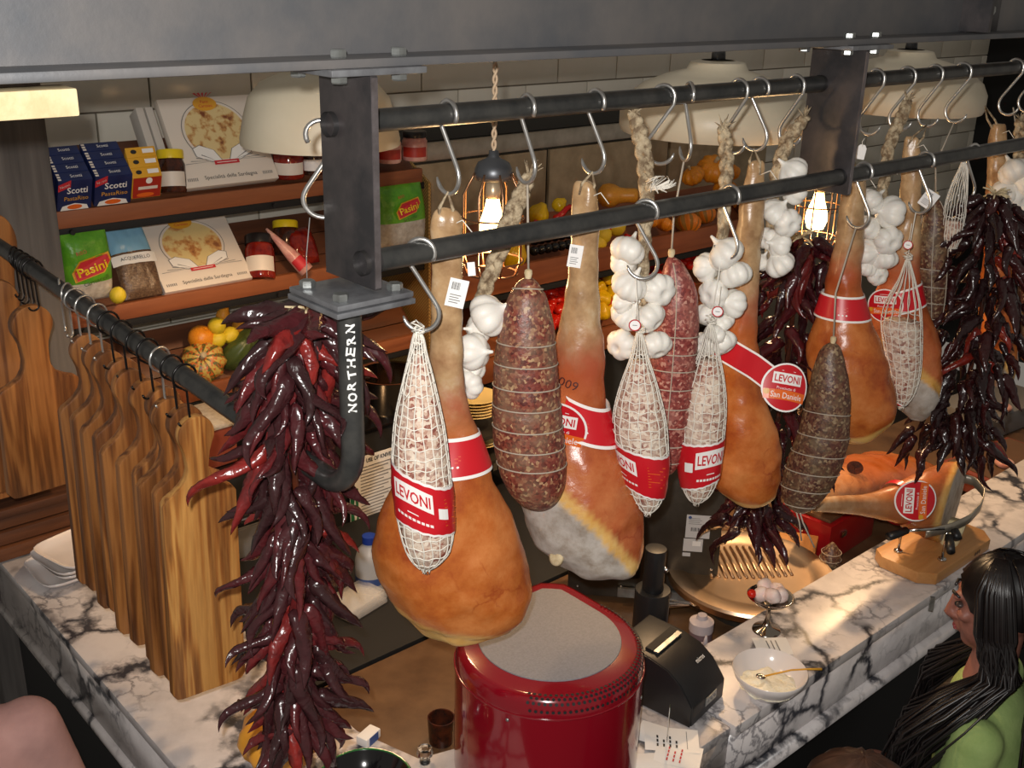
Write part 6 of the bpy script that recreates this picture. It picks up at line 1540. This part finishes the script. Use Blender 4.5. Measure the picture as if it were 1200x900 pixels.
MB().lathe([(0, 0), (.042, 0), (.044, .01), (.044, .10), (.036, .13), (.018, .15), (.018, .16), (0, .16)], 24).build('body', 'bottle_milk', bt, True, auto=1.0); MB().lathe([(0, .155), (.021, .155), (.021, .178), (0, .18)], 18).build('cap', 'blue_cap', bt, True, auto=.8); MB().tube([(0, 0, .025), (0, 0, .05)], .0448, 24, False).build('label', 'ink_blue', bt, True)
wcl = thing('plastic_tub', 'stack of clear plastic lids on the black counter', 'tub', onz(418, 712, ZW + .005), .2)
for q in range(3): MB().box((0, 0, .01 + q * .014), (.15, .11, .012)).build('lid', 'film', wcl, True, .004)
# stacked plates coloured as if warm lit on the range side
for i, (x, y, nn) in enumerate(((556, 478, 6), (578, 500, 3), (560, 512, 2))):
    p = ony(x, y, 2.72)
    for q in range(nn):
        o = MB().lathe([(0, 0), (.05, 0), (.055, .003), (.085, .012), (.084, .0145), (.05, .005), (0, .004)], 32).build('plate', 'plate_warm_lit', None, True, auto=1.0, loc=(p.x, p.y, p.z - .02 + q * .011))
        tag(o, '%s warm lit dinner plate of the %s stack behind the wide salami' % ((['bottom', 'second', 'third', 'fourth', 'fifth'] if nn > 3 else ['bottom', 'second'])[q] if q < nn - 1 else 'topmost', ['upper', 'middle', 'lower'][i]), 'plate', 'warm lit plates')
ps = thing('plate_shelf', 'dark rack holding the warm lit plates', 'rack', ony(560, 500, 2.72))
MB().box((.04, .02, .0), (.40, .24, .012)).build('shelf', 'stainless_dark', ps); MB().box((.04, .02, -.10), (.40, .24, .012)).build('shelf', 'stainless_dark', ps)
pz = ony(560, 500, 2.72).z
for sx in (-.15, .23): MB().box((sx, .13, (1.6 - 2 * pz + 0) / 2 if False else -pz / 2 + .15), (.02, .02, pz + .3)).build('upright', 'black_matte', ps)
# white square plates on the left counter
pp_ = onz(92, 668, ZT)
def sqplate():
    mb = MB(); n = 40; rows = []
    for r, z in ((0.0, .004), (.075, .004), (.095, .012), (.108, .026), (.110, .0275), (.098, .010), (.07, 0), (0, 0)):
        for k in range(n):
            a = 2 * PI * k / n; c, s = math.cos(a), math.sin(a); q = (abs(c) ** 5 + abs(s) ** 5) ** (-1 / 5); rows.append((r * q * c, r * q * s, z))
    mb.add(rows, [(i * n + k, i * n + (k + 1) % n, (i + 1) * n + (k + 1) % n, (i + 1) * n + k) for i in range(7) for k in range(n)]); return mb
SQ = sqplate().build('plate', 'ceramic', None, True); SQM = SQ.data; bpy.data.objects.remove(SQ)
for q in range(4):
    o = bpy.data.objects.new('square_plate', SQM); COL.objects.link(o); o.location = (pp_.x + .01 * (q % 2) - .02 * (q == 0), pp_.y - .01 * q + .02, ZT - .003 + q * .020); o.rotation_euler = (0, 0, .08 * q); o.scale = (.9, .9, .9)
    tag(o, ['lowest white square plate of the stack by the boards', 'second white square plate from the bottom of the stack', 'third white square plate from the bottom of the stack', 'topmost white square plate of the stack by the boards'][q], 'plate', 'white square plates')
# things at the near corner
pk = thing('cut_pumpkin', 'cut orange pumpkin on the marble below the red chilli string', 'pumpkin', onz(330, 893, ZT - .004))
MB().lathe([(r * .085, z * .07 + .066) for r, z in ball], 48, None, (9, .06)).build('flesh', 'squash', pk, True)
MB().tube([(0, 0, .115), (.005, 0, .135), (.014, 0, .145)], [.012, .008, .009], 8).build('stem', 'raffia', pk, True)
gb = thing('glazed_bowl', 'green and black glazed bowl at the bottom edge of the picture', 'bowl', onz(428, 948, ZT - .004))
gp = [(0, 0), (.05, 0), (.06, .008), (.088, .05), (.098, .07), (.096, .072), (.085, .055), (.055, .016), (0, .01)]
MB().lathe(gp, 48).build('bowl', 'black_glaze', gb, True, auto=1.2)
MB().lathe([(.0985, .0675), (.0995, .0705), (.0965, .0735), (.094, .0705)], 48, caps=False).build('rim', 'green_glaze', gb, True)
gl = thing('glass_stopper', 'small faceted glass stopper beside the red machine', 'stopper', onz(498, 893, ZT - .004))
MB().lathe([(0, 0), (.012, 0), (.010, .012), (.018, .022), (.016, .036), (0, .040)], 10).build('stopper', 'glass', gl)
bpk = thing('sugar_packet', 'blue and white packet on the inner counter edge', 'packet', onz(432, 868, ZT - .004), .3)
MB().box((0, 0, .012), (.05, .03, .022)).build('packet', 'paper', bpk, True, .003); MB().box((0, -.0155, .012), (.03, .001, .02)).build('blue_print', 'ink_blue', bpk)
jl = thing('jam_glass', 'dark glass of preserves left of the red machine', 'jar', onz(517, 868, ZW + .0))
MB().lathe([(0, 0), (.03, 0), (.034, .07), (.031, .07), (.028, .004), (0, .004)], 20).build('glass', 'dark_jar', jl, True, auto=1.0)

# ------------------------------------------------------------------ people at the bar
def remesh(o, vs_=.007, sm=6):
    r = o.modifiers.new('join', 'REMESH'); r.mode = 'VOXEL'; r.voxel_size = vs_; r.use_smooth_shade = True
    if sm: s = o.modifiers.new('soft', 'SMOOTH'); s.iterations = sm; s.factor = .5
    return o
def ell(mb, c, r, M=None, n=20):
    prof_ = [(math.cos(a), math.sin(a)) for a in np.linspace(-PI / 2 + .001, PI / 2 - .001, 12)]
    Mm = Matrix(((r[0], 0, 0), (0, r[1], 0), (0, 0, r[2]))); Mm = (M @ Mm) if M is not None else Mm
    v0 = len(mb.v); mb.lathe(prof_, n, Mm); 
    for i in range(v0, len(mb.v)): mb.v[i] = tuple(Vector(mb.v[i]) + Vector(c))
    return mb
def person(label, head, yaw, skin, shirt, hair_mat, pitch=0.0, hair_long=True, lean=0.0, arm=True, top=None, hands=True):
    """head: centre of the skull; local +y is where the person faces, x to their right"""
    H = Vector(head); t = thing('person', label, 'person', (H.x, H.y, 0), yaw)
    z = H.z; b = MB()
    hm = rotx(pitch); hc = Vector((0, 0, z))
    def hh(x, y, q): return hc + hm @ Vector((x, y, q))
    ell(b, hh(0, -.012, .02), (.074, .092, .095), hm); ell(b, hh(0, .022, -.045), (.058, .062, .072), hm); ell(b, hh(0, .052, -.088), (.030, .030, .026), hm)
    b.tube([hh(0, .086, .022), hh(0, .096, -.006), hh(0, .106, -.030), hh(0, .088, -.042)], [.009, .011, .014, .012], 10)
    for s in (-1, 1):
        ell(b, hh(s * .012, .092, -.032), (.010, .010, .008), hm, 10); ell(b, hh(s * .038, .062, -.012), (.024, .020, .018), hm, 12); ell(b, hh(s * .028, .078, .030), (.022, .012, .008), hm, 12)
        ell(b, hh(s * .074, -.005, -.012), (.008, .020, .030), hm, 12)
    ell(b, hh(0, .084, -.058), (.020, .012, .006), hm, 12); ell(b, hh(0, .083, -.068), (.018, .012, .007), hm, 12)
    nk = Vector((0, -.03 + lean * .1, z - .20))
    b.tube([hh(0, -.012, -.05), (hh(0, -.012, -.05) + nk) / 2, nk], [.052, .050, .062], 18)
    L_ = lambda d: -.03 - lean * d + lean * .1
    tr_ = [(z - .20, .07, .055), (z - .23, .13, .075), (z - .27, .175, .088), (z - .34, .178, .105), (z - .44, .16, .112), (z - .54, .142, .10), (z - .63, .150, .105), (z - .72, .172, .12), (z - .80, .165, .12)]
    tors = MB()
    for mb_, g in ((b, 0.0), (tors, .010)):
        v = []; n = 28
        for (zz, a, d) in tr_:
            for k in range(n): th = 2 * PI * k / n; v.append(((a + g) * math.cos(th), L_(z - .2 - zz) + (d + g) * math.sin(th), zz))
        m = len(tr_); mb_.add(v, [(i * n + k, i * n + (k + 1) % n, (i + 1) * n + (k + 1) % n, (i + 1) * n + k) for i in range(m - 1) for k in range(n)] + [tuple(range(n - 1, -1, -1)), tuple(range((m - 1) * n, m * n))])
    for s in (-1, 1):
        sh = Vector((s * .165, L_(.06), z - .265)); el = Vector((s * .225, L_(.06) + .03, z - .52)); wr = Vector((s * .13, L_(.06) + .20, z - .60))
        b.tube([sh, sh.lerp(el, .5), el], [.046, .043, .038], 14); b.tube([el, el.lerp(wr, .5), wr], [.041, .037, .027], 14); ell(b, sh, (.046, .046, .044), None, 14); ell(b, el, (.042, .042, .042), None, 12)
        tors.tube([sh, sh.lerp(el, .5), el], [.060, .056, .052], 14); tors.tube([el, el.lerp(wr, .75)], [.053, .044], 14); ell(tors, sh, (.060, .062, .058), None, 14); ell(tors, el, (.053, .053, .053), None, 12)
        d = (wr - el).normalized(); sd_ = Vector((s, 0, 0)) * 1.0
        ell(b, wr + d * .045, (.040, .048, .016), None, 14)
        for q in range(4):
            o_ = wr + d * .075 + Vector((-s * (.030 - .019 * q), 0, .002)); ln = [.058, .068, .064, .050][q]
            b.tube([o_ - d * .02, o_ + d * ln * .45 + Vector((0, 0, -.004)), o_ + d * ln * .8 + Vector((0, 0, -.018)), o_ + d * ln * .9 + Vector((0, 0, -.032))], [.0095, .009, .008, .0065], 8)
        o_ = wr + d * .03; b.tube([o_ + Vector((-s * .025, 0, 0)), o_ + Vector((-s * .052, .02, -.006)), o_ + Vector((-s * .056, .048, -.014))], [.011, .010, .007], 8)
        hip = Vector((s * .085, L_(.5), z - .80)); kn = Vector((s * .10, L_(.5) + .30, z - .84)); an = Vector((s * .10, L_(.5) + .24, max(.30, z - 1.20)))
        b.tube([hip, hip.lerp(kn, .5), kn], [.085, .075, .058], 14); b.tube([kn, kn.lerp(an, .4), an], [.057, .052, .036], 14); ell(b, an + Vector((0, .07, -.02)), (.04, .11, .03), None, 12)
    bd = b.build('body', skin, t, True); remesh(bd, .0055, 4)
    sh_ = tors.build('shirt', shirt, t, True); remesh(sh_, .009, 14)
    for s in (-1, 1):
        e_ = MB(); ell(e_, (0, 0, 0), (.0115, .0115, .0075)); eo = e_.build('eye', 'eye_white', t, True, loc=hh(s * .031, .0735, .008)); e2 = MB(); ell(e2, (0, 0, 0), (.0058, .004, .006)); e2.build('iris', 'hair_black', eo, True, loc=(0, .0095, 0)); MB().tube([hh(s * .048, .072, .034), hh(s * .032, .088, .040), hh(s * .014, .092, .034)], [.003, .004, .003], 6).build('eyebrow', hair_mat, t, True)
    li = MB(); ell(li, hh(0, .091, -.060), (.018, .007, .004), hm, 12); ell(li, hh(0, .090, -.067), (.016, .007, .005), hm, 12); li.build('lips', 'lips', t, True)
    hr_ = MB(); nu, nv = 22, 40
    def cap(u, v):
        th = 2 * PI * v; ph = u * PI * .62; f = max(0, math.sin(th)); 
        if ph > 1.0: ph = 1.0 + (ph - 1.0) * (1 - .95 * f ** 2)
        x, y, q = math.sin(ph) * math.cos(th), math.sin(ph) * math.sin(th), math.cos(ph)
        r = 1 + .03 * math.sin(th * 17 + u * 3); return hh(x * .088 * r, -.018 + y * .105 * r, .022 + q * .112 * r)
    hr_.grid(cap, nu, nv, True); rnd = random.Random(3)
    if hair_long:
        for k in range(820):
            th = rnd.uniform(.16 * PI, .84 * PI) + PI if rnd.random() < .55 else rnd.choice((rnd.uniform(-.25, .42), PI + rnd.uniform(-.42, .25)))
            x, y = math.cos(th), math.sin(th); st_ = hh(x * .080, -.018 + y * .095, .06 + rnd.uniform(-.05, .045)); sw = rnd.uniform(-.025, .025)
            p1 = hh(x * .104, -.02 + y * .115, -.03); p2 = hh(x * .110 + sw, -.03 + y * .115, -.13); ln = rnd.uniform(.30, .52)
            w1, w2 = rnd.uniform(-.03, .03), rnd.uniform(-.04, .04); wd_ = .06 if rnd.random() < .5 else 0; p3 = Vector((w1 + x * (.13 + wd_ + rnd.uniform(-.02, .03)) + sw, -.035 + y * (.12 + lean * .1) + (.13 if y > -.3 else -.03), z - .13 - ln * .45)); p4 = Vector((w2 + x * (.13 + wd_ * 1.3 + rnd.uniform(-.04, .04)) + sw * 2, -.03 + y * .13 + (.17 if y > -.3 else -.04) - lean * .2, z - .13 - ln))
            r = rnd.uniform(.0028, .0055); tp_ = hh(x * .03, -.02 + y * .04, .134); mid_ = hh(x * .086, -.018 + y * .102, .070); jt = Vector((rnd.uniform(-.006, .006), rnd.uniform(-.006, .006), 0)); hr_.tube([tp_, hh(x * .066, -.02 + y * .078, .112), mid_ + jt, p1 + jt, p1.lerp(p2, .5) - jt * 1.5, p2 + jt, p2.lerp(p3, .5) + jt * 2, p3 - jt, p3.lerp(p4, .5) + jt * 2.5, p4], [r * .5, r * .9, r, r, r, r, r * .9, r * .8, r * .6, r * .12], 5)
    hr_.build('hair', hair_mat, t, True)
    return t
woman_head = ony(1168, 710, .86)
wyaw = .30
pw_ = person('woman with long black hair in a green cardigan sitting at the marble bar', woman_head, wyaw, 'skin', 'fabric_green', 'hair_black', -.18, True, .12)
zz_ = woman_head.z
tnk = MB(); n = 24; v = []
for (q, a, d) in ((z0, a0, d0_) for z0, a0, d0_ in ((zz_ - .30, .075, .124), (zz_ - .36, .095, .150), (zz_ - .46, .085, .160), (zz_ - .60, .070, .150), (zz_ - .72, .085, .165))):
    for k in range(n): th = PI * (.12 + .76 * k / (n - 1)); v.append((a * 1.0 * math.cos(th), -.03 - .12 * (zz_ - .2 - q) + .012 + d * math.sin(th) - .008, q))
tnk.add(v, [(i * n + k, i * n + k + 1, (i + 1) * n + k + 1, (i + 1) * n + k) for i in range(4) for k in range(n - 1)]); to_ = tnk.build('dark_top', 'fabric_black', pw_, True); sm_ = to_.modifiers.new('thick', 'SOLIDIFY'); sm_.thickness = .006
stp = [(-.20, .02, zz_ - .66), (-.14, .115, zz_ - .52), (-.02, .135, zz_ - .44), (.08, .11, zz_ - .36), (.12, .04, zz_ - .26), (.11, -.07, zz_ - .24)]
def strapf(u, v):
    x = u * 5; i = min(int(x), 4); p = Vector(stp[i]).lerp(Vector(stp[i + 1]), x - i); return p + Vector((.012, .012, .022)) * (v - .5)
so = MB().grid(strapf, 26, 3).build('bag_strap', 'leather', pw_, True); sm_ = so.modifiers.new('thick', 'SOLIDIFY'); sm_.thickness = .004
bk_ = MB().box((-.10, .138, zz_ - .492), (.034, .006, .030), roty(.5)).build('buckle', 'gold_print', so)
st1 = thing('bar_stool', 'bar stool under the woman in the green cardigan', 'stool', (woman_head.x, woman_head.y, 0), wyaw)
MB().lathe([(0, zz_ - .93), (.16, zz_ - .93), (.165, zz_ - .91), (.15, zz_ - .885), (0, zz_ - .88)], 28).build('seat', 'black_plastic', st1, True); MB().tube([(0, 0, .02), (0, 0, zz_ - .92)], .025, 14).build('column', 'chrome', st1, True); MB().lathe([(0, 0), (.20, 0), (.19, .012), (.03, .03), (0, .03)], 28).build('foot', 'chrome', st1, True)
h2_ = onz(992, 935, 1.27); person('seated customer whose brown hair shows at the bottom edge', (h2_.x, h2_.y, 1.23), wyaw + .3, 'skin', 'fabric_black', 'hair_brown', 0, False, .1)
person('customer in a dusty pink shirt cut off at the left corner', (.296, 1.86, 1.60), -.3, 'skin', 'fabric_pink', 'hair_brown', 0, False, .05)
